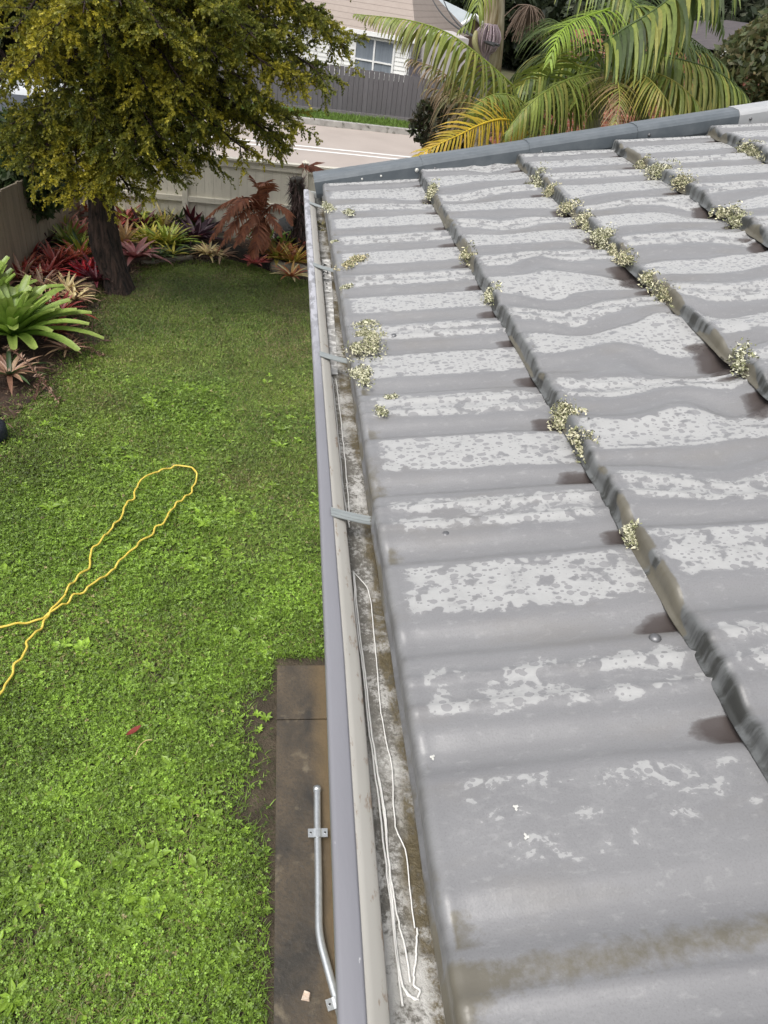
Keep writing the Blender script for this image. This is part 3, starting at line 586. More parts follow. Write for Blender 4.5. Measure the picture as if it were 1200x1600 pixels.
hp = [(-60, 975), (0, 981), (30, 974), (70, 961), (100, 944), (135, 921), (180, 886), (220, 848), (255, 816), (278, 788), (300, 765), (308, 746), (298, 733), (281, 729), (255, 735), (228, 747), (213, 762), (208, 778), (192, 797), (187, 812), (160, 840), (143, 868), (137, 886), (112, 910), (100, 932), (84, 948), (73, 966), (57, 985), (45, 1000), (33, 1030), (18, 1050), (8, 1075), (-20, 1105)]
P = smooth(np.array([W(a, b, z=GZ+.055) for a, b in hp]), 320); P[:, 2] += (vnoise(np.arange(320)*.3, np.zeros(320), 14)-.35)*.03
P[:, 0] += (vnoise(np.arange(320)*.25, np.zeros(320), 15)-.5)*.028; P[:, 1] += (vnoise(np.arange(320)*.25, np.zeros(320), 16)-.5)*.028
m = MB(); m.tube(P, .0078, 8); tag(m.build('garden_hose', M_hose), 'thin yellow hose lying in a long loop across the lawn', 'hose')
def leafshape(c, L, wd, ang, col, name, lab, cat, curl=.3):
    m = MB(); d = np.array([math.cos(ang), math.sin(ang), 0]); e = np.array([-d[1], d[0], 0]); n = 9; V = []
    for i in range(n):
        t = i/(n-1); ww = wd*math.sin(math.pi*min(max(t*.96+.02, 0), 1))**.8; z = curl*L*(t-.5)**2
        V += [c+d*L*(t-.5)+e*ww+[0, 0, z+ww*.35], c+d*L*(t-.5)+[0, 0, z], c+d*L*(t-.5)-e*ww+[0, 0, z+ww*.35]]
    q = []
    for i in range(n-1): q += [[i*3, i*3+1, i*3+4, i*3+3], [i*3+1, i*3+2, i*3+5, i*3+4]]
    m.add(V, np.array(q), col); return tag(m.build(name, M_litter), lab, cat)
leafshape(W(209, 1142, z=GZ+.06), .10, .017, .75, np.array([.22, .035, .025]), 'fallen_leaf', 'fallen red leaf lying on the clover lawn', 'leaf')
m = MB(); m.tube(smooth(np.array([W(a, b, z=GZ+.06) for a, b in ((212, 1180), (218, 1166), (228, 1157), (238, 1156))]), 14), [.003]*14, 5); tag(m.build('grass_stalk', speckled('straw_mat', (.5, .42, .15), (.6, .5, .25), 30)), 'pale yellow curved stalk lying near the red leaf', 'stalk')
m = MB(); c0 = W(478, 1557, z=SZ); pts = [c0+np.array(q)*.022 for q in ((-1, -.6, 0), (.7, -1, 0), (1, .5, 0), (-.4, 1, 0), (-.8, -.4, .9), (.5, -.8, 1.1), (.8, .4, .8), (-.3, .8, 1))]
m.add(pts, np.array([[0, 3, 2, 1], [4, 5, 6, 7], [0, 1, 5, 4], [1, 2, 6, 5], [2, 3, 7, 6], [3, 0, 4, 7]])); tag(m.build('stone_chip', speckled('chip_mat', (.55, .4, .3), (.7, .6, .5), 60)), 'small pale pink stone chip on the concrete path', 'stone')
c0 = W(-6, 688, z=GZ); m = MB(); R_ = np.linspace(0, 1, 9)
m.tube([c0+[0, 0, .0], c0+[.0, .0, .05], c0+[.01, .0, .12], c0+[.015, .01, .17], c0+[.01, 0, .2], c0+[.0, 0, .215]], [.09, .105, .1, .085, .05, .02], 14)
tag(m.build('bag', speckled('bag_mat', (.012, .014, .025), (.02, .025, .04), 8, .5, None, 60, .006)), 'dark navy bag lying at the left edge of the lawn', 'bag')

# ------------------------------------------------------------------ fences
FY = 12.3
def col_jit(c, a=.12): return np.array(c)*rnd(1-a, 1+a)
def paint(name, c1, c2, c3=None, sc=(3, 3, .6)):
    k = NT(name, .6); v = k.scale(k.pos(), sc); c = k.mix(k.noise(4, v, 6, .6), c1, c2); c = k.mix(.6, c, k.mix(1.0, c, k.ramp(k.attr('col', 'Fac'), [(0, .55), (1, 1.45)]), 'MULTIPLY'))
    if c3: c = k.mix(k.ramp(k.noise(7, v, 6, .7), [(.55, 0.0), (.7, .7)]), c, c3)
    k.base(c); k.bump(k.noise(40, v, 4), .002); return k.m
M_bf = paint('beige_fence_mat', (.60, .57, .48), (.68, .645, .55), (.50, .465, .385))
M_df = paint('dark_fence_mat', (.105, .10, .105), (.14, .135, .14), (.085, .08, .085))
M_wf = paint('weathered_fence_mat', (.20, .165, .12), (.32, .27, .20), (.10, .09, .065), (5, 5, .5))
f1 = empty('timber_fence', (0, FY, GZ), 'beige painted boundary fence with capped posts in front of the road', 'fence')
zt = float(W(440, 257, Y=FY)[2]); zm = float(W(290, 309, Y=FY)[2])
XS = [-3.42, -1.58, .243, 2.07, 3.9, 5.7, 7.5, 9.3]
for a, b in zip(XS[:-1], XS[1:]):
    m = MB(); x = a+.05
    while x < b-.05:
        wd = .128; x1 = min(x+wd-.0035, b-.045); g = .5*rnd(.75, 1.25)
        m.box((x, FY-.010+rnd(-.002, .002), GZ+.03), (x1, FY+.010, zt-.01), (g, g, g)); x += wd
    m.box((a+.045, FY+.011, GZ+.04), (b-.045, FY+.016, zt-.02), (.12, .12, .12))
    m.build('board_panel', M_bf, f1)
    m = MB(); m.box((a+.042, FY-.032, zt-.095), (b-.042, FY-.0125, zt)); m.build('top_rail', M_bf, f1)
    m = MB(); m.box((a-.0+.044, FY-.06, zt+.001), (b-.044, FY+.05, zt+.028)); m.build('capping', M_bf, f1)
    m = MB(); m.box((a+.042, FY-.05, zm-.04), (b-.042, FY-.0125, zm+.035)); m.build('mid_rail', M_bf, f1)
for x in XS:
    m = MB(); m.box((x-.04, FY-.055, GZ), (x+.04, FY+.045, zt+.05)); po = m.build('post', M_bf, f1)
    m = MB(); m.box((x-.052, FY-.067, zt+.051), (x+.052, FY+.057, zt+.066)); m.add([[x-.05, FY-.065, zt+.066], [x+.05, FY-.065, zt+.066], [x+.05, FY+.055, zt+.066], [x-.05, FY+.055, zt+.066], [x, FY, zt+.10]], [np.array([[0, 1, 4], [1, 2, 4], [2, 3, 4], [3, 0, 4]])]); m.build('post_cap', M_bf, po)
    if x == .243: pass
# weathered paling fence on the left
f2 = empty('paling_fence', (-3.5, 9.6, GZ), 'weathered grey paling fence along the left garden bed', 'fence')
LA = W(0, 298, Y=9.7); LB = W(112, 242, Y=12.2); dirL = nrm(LB-LA); A0 = LA-dirL*7.5; Lf = np.linalg.norm(LB-A0); m = MB(); t = 0
while t < Lf:
    wd = rnd(.085, .10); p = A0+dirL*t; q = A0+dirL*(t+wd-.007); n_ = np.array([dirL[1], -dirL[0], 0])*.012; lift = rnd(-.012, .012); g = .5*rnd(.6, 1.4); off = n_*rnd(-.3, .3)
    V = [[*(p-n_+off)[:2], GZ], [*(q-n_+off)[:2], GZ], [*(q+n_+off)[:2], GZ], [*(p+n_+off)[:2], GZ], [*(p-n_+off)[:2], p[2]+lift], [*(q-n_+off)[:2], q[2]+lift], [*(q+n_+off)[:2], q[2]+lift], [*(p+n_+off)[:2], p[2]+lift]]
    m.add(V, np.array([[0, 3, 2, 1], [4, 5, 6, 7], [0, 1, 5, 4], [1, 2, 6, 5], [2, 3, 7, 6], [3, 0, 4, 7]]), (g, g, g)); t += wd
m.build('paling_panel', M_wf, f2)
for dz in (-.18, -.85):
    m = MB(); n_ = np.array([dirL[1], -dirL[0], 0]); a_ = A0-n_*.04+[0, 0, dz]; b_ = LB-n_*.04+[0, 0, dz]; m.tube([a_, b_], .035, 4, (.5, .5, .5)); m.build('rail', M_wf, f2)
# dark fence over the road
f3 = empty('dark_fence', (3, 24.6, GZ), 'dark grey vertical board fence across the road', 'fence')
DY = 24.6; zt3 = [float(W(560, 107, Y=DY)[2]), float(W(690, 126, Y=DY)[2])]; xt3 = [float(W(560, 107, Y=DY)[0]), float(W(690, 126, Y=DY)[0])]
def ztop3(x): return zt3[0]+(zt3[1]-zt3[0])*(x-xt3[0])/(xt3[1]-xt3[0])
m = MB(); x = -3.0
while x < 9.5:
    wd = .145; g = .5*rnd(.75, 1.25); m.box((x, DY-.012, GZ+.18), (x+wd-.010, DY+.012, ztop3(x)+rnd(-.01, .01)), (g, g, g)); x += wd
m.box((-3, DY+.0125, GZ+.19), (9.5, DY+.018, ztop3(9.5)-.05), (.1, .1, .1)); m.build('board_panel', M_df, f3)
m = MB(); m.box((-3, DY-.05, GZ-.05), (9.5, DY-.015, GZ+.20)); m.build('plinth', speckled('plinth_mat', (.16, .15, .15), (.21, .2, .2), 3, .8, (.1, .09, .09), 20), f3)
m = MB(); m.box((-3, DY+.02, GZ+.9), (9.5, DY+.07, GZ+.98)); m.build('rail', M_df, f3)
# verge grass over the road
sheet('verge_soil', -60, 60, 23.25, 24.55, GZ+.09, M_soil)
vm = MB(); n = 16000; x = rnd(-3, 9, n); y = rnd(23.25, 24.5, n); a = rnd(0, 6.28, n); L = rnd(.04, .13, n)*(.5+.9*fbm(x*2, y*2, 3)); b = np.stack([x, y, np.full(n, GZ+.09)], -1); sdv = np.stack([np.cos(a), np.sin(a), 0*a], -1)*.012
tp_ = b+np.stack([rnd(-.4, .4, n)*L, rnd(-.4, .4, n)*L, L], -1); c = np.array([.16, .26, .05])*rnd(.5, 1.4, n)[:, None]; q = np.arange(n)*3
vm.add(np.stack([b-sdv, b+sdv, tp_], 1).reshape(-1, 3), np.stack([q, q+1, q+2], -1), np.repeat(c, 3, 0)); tag(vm.build('verge_grass', M_grass), 'strip of green verge grass below the dark fence', 'grass', None, 'stuff')

# ------------------------------------------------------------------ garden beds
BED = np.array([list(q) for q in EDGE[:-2]]+[[-3.7, 5.0], [-3.75, FY-.02], [.9, FY-.02], [.9, EDGE[0][1]]])
k = NT('bed_mulch_mat', .95); n1 = k.noise(9, k.pos(), 7, .7); k.base(k.mix(k.ramp(n1, [(.35, 0.0), (.65, 1.0)]), (.022, .015, .011), (.085, .05, .033))); k.bump(n1, .03); M_mulch = k.m
m = MB(); n = len(BED); m.add(np.r_[np.c_[BED, np.full(n, GZ+.018)], np.c_[BED, np.full(n, GZ-.02)]], [np.arange(n)[None], ]); m.add(np.r_[np.c_[BED, np.full(n, GZ+.018)], np.c_[BED, np.full(n, GZ-.02)]], np.array([[i, (i+1) % n, n+(i+1) % n, n+i] for i in range(n)])); struct(m.build('bed_soil', M_mulch))
lm = MB()                                           # leaf and twig litter on the bed and spilling over its edge
n = 9000; x = rnd(-3.7, .5, n); y = rnd(5.3, FY, n); ok = (inpoly(x, y, BED) | (edge_dist(x, y) < rnd(0, .42, n)**1.3*(x < -1.2))); x = x[ok]; y = y[ok]; n = len(x)
a = rnd(0, 6.28, n); d = np.stack([np.cos(a), np.sin(a), rnd(-.4, .5, n)], -1)*(rnd(.012, .06, n)*(1+1.2*(rnd(0, 1, n) < .06)))[:, None]; e = nrm(np.cross(d, np.stack([rnd(-1, 1, n), rnd(-1, 1, n), np.ones(n)], -1)))*rnd(.003, .010, n)[:, None]
p = np.stack([x, y, GZ+np.where(inpoly(x, y, BED), .03, .03)+rnd(0, .05, n)], -1); C = np.array([[.10, .055, .035], [.16, .095, .06], [.07, .03, .022], [.22, .15, .09]])[RNG.integers(0, 4, n)]*rnd(.5, 1.3, n)[:, None]; q = np.arange(n)*4
lm.add(np.stack([p-d, p+e, p+d, p-e], 1).reshape(-1, 3), np.stack([q, q+1, q+2, q+3], -1), np.repeat(C, 4, 0)); tag(lm.build('leaf_litter', M_litter), 'brown leaf and twig litter covering the garden bed', 'leaf litter', None, 'stuff')
k = NT('log_mat', .9); v = k.scale(k.pos(), (1, 1, 1)); n1 = k.noise(8, v, 7, .65); k.base(k.mix(k.ramp(n1, [(.35, 0.0), (.62, 1.0)]), (.014, .012, .010), (.055, .047, .036))); k.bump(n1, .03); M_log = k.m
k = NT('pale_log_mat', .85); n1 = k.noise(12, k.pos(), 6, .6); k.base(k.mix(n1, (.13, .115, .085), (.30, .27, .21))); k.bump(n1, .02); M_plog = k.m
def log(pa, pb, r, mat, lab, zc=.07):
    A_ = W(*pa, z=GZ); B_ = W(*pb, z=GZ); n = 12; t = np.linspace(0, 1, n)[:, None]; P = A_*(1-t)+B_*t; P[:, 2] = GZ+zc; P[:, 0] += (vnoise(np.arange(n)*.6, np.zeros(n), int(pa[0])) -.5)*.05; P[:, 1] += (vnoise(np.arange(n)*.6, np.ones(n)*3, int(pa[0])) -.5)*.08
    m = MB(); m.tube(P, r*(.9+.25*vnoise(np.arange(n)*.9, np.zeros(n)+2, int(pa[1]))), 10); return tag(m.build('edging_log', mat), lab, 'log', 'logs edging the garden bed')
log((490, 437), (432, 424), .10, M_plog, 'pale grey end log edging the bed beside the gutter')
log((434, 424), (358, 398), .10, M_log, 'dark log edging the bed below the red and yellow bromeliads')
log((352, 398), (268, 396), .09, M_log, 'dark log edging the bed below the yellow-green bromeliads')
log((300, 405), (222, 414), .035, M_plog, 'thin pale branch lying on the lawn edge right of the tree trunk', .03)
log((150, 440), (200, 424), .05, M_log, 'dark log behind the foot of the tree trunk')
log((138, 452), (178, 432), .03, M_plog, 'thin pale branch left of the tree trunk', .05)
m = MB(); c0 = W(134, 452, z=GZ+.1); M4 = Matrix.Translation(Vector(c0)) @ Matrix.Rotation(.9, 4, 'Z'); m.box((-.11, -.055, -.1), (.11, .055, .04), None, M=M4); tag(m.build('timber_offcut', speckled('offcut_mat', (.2, .13, .08), (.32, .24, .15), 12)), 'short sawn timber offcut at the bed edge left of the trunk', 'timber')

M_leaf = leafy('bromeliad_mat', .38, .22)
def rosette(c, n, L, wd, cols, up=.9, droop=.8, name='bromeliad', lab='', group='bromeliads in the garden bed', cat='bromeliad', blunt=False, tipc=None, seed=0):
    m = MB(); c = np.asarray(c, float); ns = 7
    for j in range(n):
        lay = j/n; a = j*2.39996+rnd(-.25, .25); l = L*rnd(.75, 1.1)*(1-.35*lay); el = up*(.25+.75*lay)*rnd(.85, 1.2)+.12; el = min(el, 1.45)
        d = np.array([math.cos(a), math.sin(a), 0]); e = np.array([-d[1], d[0], 0]); p = c+d*.015; ang = el; V = []; Cc = []; w0 = wd*rnd(.8, 1.15); base = np.array(cols[RNG.integers(0, len(cols))])*rnd(.7, 1.3)
        for i in range(ns+1):
            t = i/ns; ww = w0*(.75+.5*math.sin(t*math.pi*.7))*((1-t**6*.35) if blunt else (1-t**2.4))+.0015
            if i: ang -= droop*(1-.4*lay)*l/ns*rnd(1.2, 2.2)*(t+.25); dv = d*math.cos(ang)+np.array([0, 0, math.sin(ang)]); p = p+dv*l/ns
            nv = -d*math.sin(ang)+np.array([0, 0, math.cos(ang)])
            V += [p-e*ww+nv*ww*.45, p-nv*ww*.1, p+e*ww+nv*ww*.45]
            cc = base*(1-.0*t) if tipc is None else base*(1-t**1.5)+np.array(tipc)*t**1.5; Cc += [cc, cc*.88, cc]
        q = []
        for i in range(ns): q += [[i*3, i*3+1, i*3+4, i*3+3], [i*3+1, i*3+2, i*3+5, i*3+4]]
        m.add(V, np.array(q), np.array(Cc), True)
    o = m.build(name, M_leaf); return tag(o, lab, cat, group)
RED = [(.16, .018, .018), (.24, .03, .025), (.11, .015, .018)]; BURG = [(.05, .010, .014), (.085, .016, .02), (.035, .012, .016)]; LIME = [(.20, .25, .035), (.14, .20, .03), (.26, .27, .05)]
YEL = [(.30, .28, .04), (.36, .31, .06), (.20, .23, .03)]; ORG = [(.30, .11, .035), (.24, .14, .04), (.20, .06, .03)]; PUR = [(.03, .014, .022), (.05, .02, .03)]; GRN = [(.16, .26, .03), (.20, .31, .05), (.10, .19, .025)]; PALE = [(.38, .31, .15), (.45, .38, .2), (.3, .2, .1)]; BRN = [(.14, .075, .05), (.2, .12, .08), (.24, .16, .1)]; DKG = [(.035, .06, .022), (.05, .08, .025)]; PINK = [(.30, .10, .08), (.38, .17, .13), (.2, .07, .05)]
def B(px, py, n, L, wd, cols, lab, up=.9, droop=.8, h=.12, **kw):
    c_ = W(px, py, z=GZ+h); c_[2] = GZ+h; return rosette(c_, int(n*1.5), L*1.5, wd*1.15, [np.array(q)*1.75 for q in cols], up, droop, lab=lab, **kw)
B(20, 525, 46, .62, .040, GRN, 'huge lime green bromeliad with broad blunt leaves at the left edge', 1.15, .55, .16, blunt=True, tipc=(.30, .38, .10))
B(-25, 500, 22, .62, .040, GRN, 'lime green bromeliad cut off by the left edge of the photo', 1.25, .5, .16, blunt=True, tipc=(.26, .36, .08))
B(95, 490, 18, .30, .019, RED, 'bright red bromeliad right of the huge lime green one', .8, 1.2, tipc=(.30, .06, .05))
B(132, 432, 14, .24, .020, [(.32, .012, .02), (.2, .01, .02)], 'vivid crimson bromeliad by the timber offcut', 1.1, .8)
B(150, 440, 14, .26, .019, BURG, 'burgundy bromeliad left of the tree trunk foot', .9, 1.1, tipc=(.2, .05, .07))
B(66, 452, 20, .30, .018, BRN, 'brown faded bromeliad in front of the dark red clump', .9, 1.4)
B(105, 455, 18, .27, .016, BRN+PALE, 'straw coloured bromeliad right of the brown faded one', .8, 1.5)
B(35, 440, 20, .34, .022, RED+BRN, 'rust red bromeliad at the foot of the paling fence', 1.0, 1.0)
B(88, 418, 22, .34, .024, RED, 'deep red bromeliad below the lime clump by the paling fence', 1.0, 1.0, tipc=(.22, .07, .04))
B(50, 405, 18, .32, .024, BURG+RED, 'dark red bromeliad against the paling fence', 1.1, .9)
B(122, 408, 18, .32, .022, [(.25, .06, .035), (.3, .09, .05)], 'orange-red bromeliad left of the trunk above the crimson one', 1.0, 1.0)
B(20, 395, 16, .34, .022, BURG, 'burgundy bromeliad deepest in the corner by the paling fence', 1.1, .9)
B(70, 385, 18, .32, .026, PUR, 'purple-black bromeliad against the paling fence', 1.0, .9, tipc=(.10, .03, .04))
B(108, 385, 22, .36, .026, LIME, 'lime bromeliad left of the trunk under the pink one', 1.1, .8, tipc=(.12, .13, .03))
B(128, 400, 18, .34, .022, LIME+DKG, 'green bromeliad touching the left of the trunk', 1.2, .7)
B(125, 372, 16, .32, .024, PINK, 'pink-tipped bromeliad left of the trunk', 1.0, .9)
B(112, 345, 20, .42, .028, BRN+PINK, 'dusty pink arching bromeliad between the fence corner and the trunk', 1.1, .9, tipc=(.36, .2, .17))
B(140, 340, 16, .38, .020, ORG, 'orange bromeliad high behind the trunk on its left', 1.2, .6)
B(85, 355, 16, .36, .026, DKG+BURG, 'dark green bromeliad at the corner of the two fences', 1.1, .8)
B(196, 352, 18, .36, .028, [(.2, .05, .04), (.14, .07, .04)], 'red-brown bromeliad against the beige fence right of the trunk', 1.1, .8)
B(203, 345, 8, .34, .032, [(.40, .46, .12)], 'small pale green bromeliad bright against the beige fence', 1.1, .9)
B(195, 382, 20, .36, .024, ORG+PALE, 'orange and straw bromeliad just right of the trunk', 1.0, 1.0, tipc=(.38, .24, .12))
B(222, 362, 18, .34, .026, LIME+BURG, 'lime bromeliad with dark centre against the beige fence', 1.1, .8)
B(212, 402, 12, .38, .034, [(.14, .03, .035), (.2, .06, .06)], 'broad leaved maroon bromeliad hanging over the log', .7, 1.2, tipc=(.4, .2, .17))
B(235, 382, 26, .34, .024, YEL, 'left one of the pair of yellow-green bromeliads', 1.0, .9)
B(262, 385, 26, .36, .024, YEL+LIME, 'right one of the pair of yellow-green bromeliads', 1.05, .9)
B(258, 360, 16, .36, .016, PALE+YEL, 'tall straw bromeliad behind the yellow-green pair', 1.3, .9)
B(238, 355, 18, .34, .026, LIME+BURG, 'green and burgundy bromeliad behind the yellow-green pair', 1.1, .8)
B(280, 355, 18, .34, .026, DKG, 'dark green bromeliad at the foot of the left fence post', 1.2, .7)
B(283, 382, 18, .28, .018, DKG+BURG, 'small dark green bromeliad between the yellow pair and the purple one', 1.0, .9)
B(305, 375, 16, .40, .034, PUR, 'purple-black broad bromeliad left of the dead fern', .9, .9, tipc=(.07, .04, .055))
B(298, 358, 14, .40, .034, PUR+BURG, 'dark maroon bromeliad right of the left fence post', 1.2, .6)
B(325, 398, 26, .24, .014, PALE, 'pale straw dried bromeliad at the bed edge left of the fern', .8, 1.8)
B(345, 400, 12, .22, .02, BRN, 'small brown withered bromeliad under the dead fern', .5, 1.6)
B(400, 412, 18, .19, .014, [(.25, .05, .05), (.33, .1, .09)], 'small red star shaped bromeliad beside the log', .7, .9)
B(432, 405, 26, .34, .024, LIME+ORG, 'green bromeliad with orange tips in front of the shaggy trunk', 1.0, .9, tipc=(.34, .16, .05))
B(458, 412, 26, .34, .022, YEL+ORG, 'yellow-orange bromeliad next to the gutter end', .9, 1.0, tipc=(.38, .16, .06))
B(455, 432, 18, .26, .016, PALE+ORG, 'straw bromeliad just behind the pale end log', .7, 1.3)
B(470, 392, 20, .34, .022, ORG+PINK, 'pinkish red bromeliad behind the yellow-orange one', 1.2, .7)
B(415, 388, 16, .34, .026, GRN+DKG, 'fresh green bromeliad between fern and shaggy trunk', 1.2, .7)
B(148, 425, 16, .26, .020, BURG+RED, 'wine red bromeliad hugging the left foot of the trunk', 1.0, .9)
B(40, 425, 18, .30, .020, [(.2, .05, .03), (.26, .08, .045)], 'copper red bromeliad between the paling fence and the lime giant', 1.0, 1.0)
B(75, 432, 18, .28, .020, RED, 'scarlet-edged bromeliad above the brown faded one', .9, 1.1, tipc=(.35, .08, .06))
B(75, 478, 18, .26, .016, BRN, 'withered brown bromeliad hard against the lime giant', .8, 1.4)
B(118, 468, 16, .24, .015, PALE+BRN, 'pale withered bromeliad between crimson and bright red ones', .7, 1.5)
B(88, 520, 18, .26, .017, [(.14, .05, .04), (.22, .08, .06)], 'dull red bromeliad under the blunt tips of the lime giant', .7, 1.3)
B(105, 545, 16, .20, .012, BRN, 'small dried bromeliad at the lawn edge under the lime giant', .6, 1.5)
B(58, 368, 18, .34, .024, DKG+BURG, 'dark green and burgundy bromeliad touching the paling fence', 1.1, .8)
B(100, 362, 16, .34, .022, LIME+PINK, 'lime and pink bromeliad in front of the fence corner', 1.1, .9)
B(180, 365, 16, .34, .022, ORG+RED, 'orange-red bromeliad hidden half behind the trunk on its right', 1.1, .8)
B(245, 400, 16, .24, .016, DKG, 'dark low bromeliad under the yellow-green pair', .6, 1.2)
B(270, 398, 16, .22, .014, DKG+YEL, 'small olive bromeliad at the log below the yellow-green pair', .7, 1.1)
B(318, 362, 16, .34, .024, PUR+DKG, 'dark leaved bromeliad close behind the dead fern', 1.1, .8)
B(445, 392, 18, .30, .022, LIME+BURG, 'lime and burgundy bromeliad at the foot of the shaggy trunk', 1.1, .8)
B(15, 585, 18, .30, .020, DKG+BRN, 'shaded brown-green bromeliad under the huge lime one', .6, 1.2)
def spray(pts, name, lab, cols, L, n):
    P = smooth(np.array([W(a, b, z=GZ+h) for a, b, h in pts]), n); m = MB(); m.tube(P, .006, 5, (.12, .06, .04))
    for i in range(3, n):
        for s_ in range(5):
            d = nrm(np.array([rnd(-1, 1), rnd(-1, 1), rnd(-.4, .9)]))*L*rnd(.5, 1.1); e = nrm(np.cross(d, [0, 0, 1]))*L*.13; p = P[i]; m.add([p, p+d*.5+e, p+d, p+d*.5-e], np.array([[0, 1, 2, 3]]), np.array(cols[RNG.integers(0, len(cols))])*rnd(.6, 1.3))
    return tag(m.build(name, M_litter), lab, 'dead flower')
spray([(5, 540, .2), (25, 552, .3), (50, 575, .25), (70, 600, .12), (90, 625, .05)], 'dead_flower_spike', 'dry brown flower spike arching out under the lime bromeliad', [(.16, .08, .05), (.36, .24, .17)], .06, 36)
spray([(100, 530, .12), (125, 540, .12), (150, 550, .06), (162, 556, .04)], 'dead_flower_spike', 'dry brown flower spike lying out over the lawn', [(.14, .07, .04), (.3, .2, .13)], .05, 26)
spray([(60, 560, .15), (62, 590, .12), (55, 625, .05)], 'dead_flower_spike', 'dark drooping flower spike below the lime bromeliad', [(.10, .045, .03), (.18, .1, .07)], .05, 22)

def frond(pts, n, Lmax, wd, droop, cols, mat, parent=None, name='frond', fwd=.35, lift=.1, tip=None, rw=.012, roll=0.0, seg=5, ragged=.15, t0=.10, tl=0.0):
    P = smooth(np.asarray(pts, float), 40); T = nrm(np.gradient(P, axis=0)); m = MB(); rc = np.array(cols[0])*1.3
    m.tube(P, np.linspace(rw, rw*.2, 40), 5, rc); base = np.array(cols)
    for j in range(n):
        t = t0+(1-t0)*j/(n-1); f = t*39; i = min(int(f), 38); p0 = P[i]*(1-(f-i))+P[i+1]*(f-i); tg = T[i]
        S_ = nrm(np.cross(tg, [0, 0, 1])+1e-6); N_ = np.cross(S_, tg)
        if roll: S_, N_ = S_*math.cos(roll)+N_*math.sin(roll), N_*math.cos(roll)-S_*math.sin(roll)
        ll = Lmax*(.35+.65*math.sin(math.pi*min(1, .18+.75*t)))*(1-.55*max(0, t-.75)/.25)*(1-tl*max(0, t-.35)/.65)
        for sgn in (-1, 1):
            l = ll*rnd(1-ragged, 1+ragged*.5); d = nrm(S_*sgn+tg*(fwd+.9*t*t)+N_*(lift+rnd(-.28, .28))+tg*rnd(-.16, .16)); p = p0.copy(); V = []; Cc = []; b = base[RNG.integers(0, len(base))]*rnd(.85, 1.15); dr = droop*rnd(.7, 1.3)
            for q in range(seg+1):
                u = q/seg; ww = wd*(.46 if wd < .018 else .64)*(.55+.75*math.sin(math.pi*min(1, .15+u*.75)))*(1-u**3)+.0012; wv = tg-d*(tg@d); wv = nrm(wv) if np.linalg.norm(wv) > .05 else S_
                V += [p-wv*ww, p+wv*ww]; cc = b if tip is None else b*(1-u**2)+np.array(tip)*u**2; Cc += [cc, cc]
                d = nrm(d+np.array([0, 0, -1.0])*dr/seg); p = p+d*l/seg
            m.add(V, np.array([[q*2, q*2+1, q*2+3, q*2+2] for q in range(seg)]), np.array(Cc))
    return m.build(name, mat, parent)
# dead fern
M_fern = leafy('dead_fern_mat', .75, .25)
fern = empty('dead_fern', tuple(W(395, 385, z=GZ)), 'dead rust brown fern with drooping fronds against the beige fence', 'fern')
FC = [(.22, .075, .035), (.28, .10, .05), (.15, .05, .028)]
fc = W(408, 335, Y=11.55)
def fp(lst): return [fc]+[W(a, b, Y=y) for a, b, y in lst]
for L_, lmax, rl in (([(385, 318, 11.4), (355, 335, 11.3), (328, 375, 11.2)], .22, 0), ([(390, 325, 11.3), (365, 350, 11.1), (340, 392, 11.0)], .2, 0), ([(398, 335, 11.2), (380, 362, 11.0), (366, 385, 10.9)], .17, .2), ([(405, 350, 11.2), (400, 380, 11.0), (388, 412, 10.9)], .2, 0),
        ([(420, 335, 11.3), (432, 350, 11.2), (440, 368, 11.1)], .16, 0), ([(428, 320, 11.5), (448, 328, 11.4), (456, 350, 11.3)], .19, 0), ([(405, 300, 11.6), (398, 283, 11.5), (392, 275, 11.4)], .16, .5), ([(418, 300, 11.5), (415, 285, 11.4), (405, 290, 11.2)], .2, -.4), ([(380, 310, 11.6), (350, 318, 11.7), (322, 340, 11.7)], .2, 0), ([(412, 345, 11.3), (415, 370, 11.1), (410, 395, 11.0)], .16, .3), ([(395, 310, 11.4), (372, 318, 11.2), (348, 345, 11.0)], .2, 0)):
    frond(fp(L_), 36, lmax, .019, .9, FC, M_fern, fern, 'frond', .35, .1, (.33, .15, .08), .008, rl, 4)
m = MB(); cb = W(405, 392, z=GZ+.05); m.tube(smooth([cb, (cb+fc)/2+[.03, 0, 0], fc], 8), [.09, .07, .05, .05, .045, .045, .04, .03], 9); m.build('trunk', M_log, fern)
# boulder and shaggy trunk
m = MB(); c0 = W(452, 372, z=GZ+.2); nu, nv = 14, 10; V = []
for i in range(nv+1):
    for j in range(nu):
        th = math.pi*i/nv; ph = 2*math.pi*j/nu; d = np.array([math.sin(th)*math.cos(ph), math.sin(th)*math.sin(ph), math.cos(th)]); V.append(c0+d*np.array([.26, .2, .30])*(.85+.35*vnoise(d[0]*1.7+5+d[2], d[1]*1.7+5, 9)))
m.add(V, np.array([[i*nu+j, i*nu+(j+1) % nu, (i+1)*nu+(j+1) % nu, (i+1)*nu+j] for i in range(nv) for j in range(nu)]), None, True); tag(m.build('boulder', speckled('boulder_mat', (.055, .058, .06), (.10, .10, .10), 6, .85, (.03, .03, .03), 20, .01)), 'rounded dark grey boulder beside the shaggy trunk', 'boulder')
st = empty('tree_fern_trunk', tuple(W(470, 400, z=GZ)), 'dark shaggy dead trunk standing against the fence beside the capped post', 'trunk')
b0 = W(472, 405, z=GZ); t0_ = W(463, 278, Y=11.6); P = smooth([b0, b0*.5+t0_*.5+[.02, 0, 0], t0_], 24); m = MB(); m.tube(P, np.linspace(.14, .095, 24), 12, (.03, .02, .018)); m.build('core', M_log, st)
m = MB()
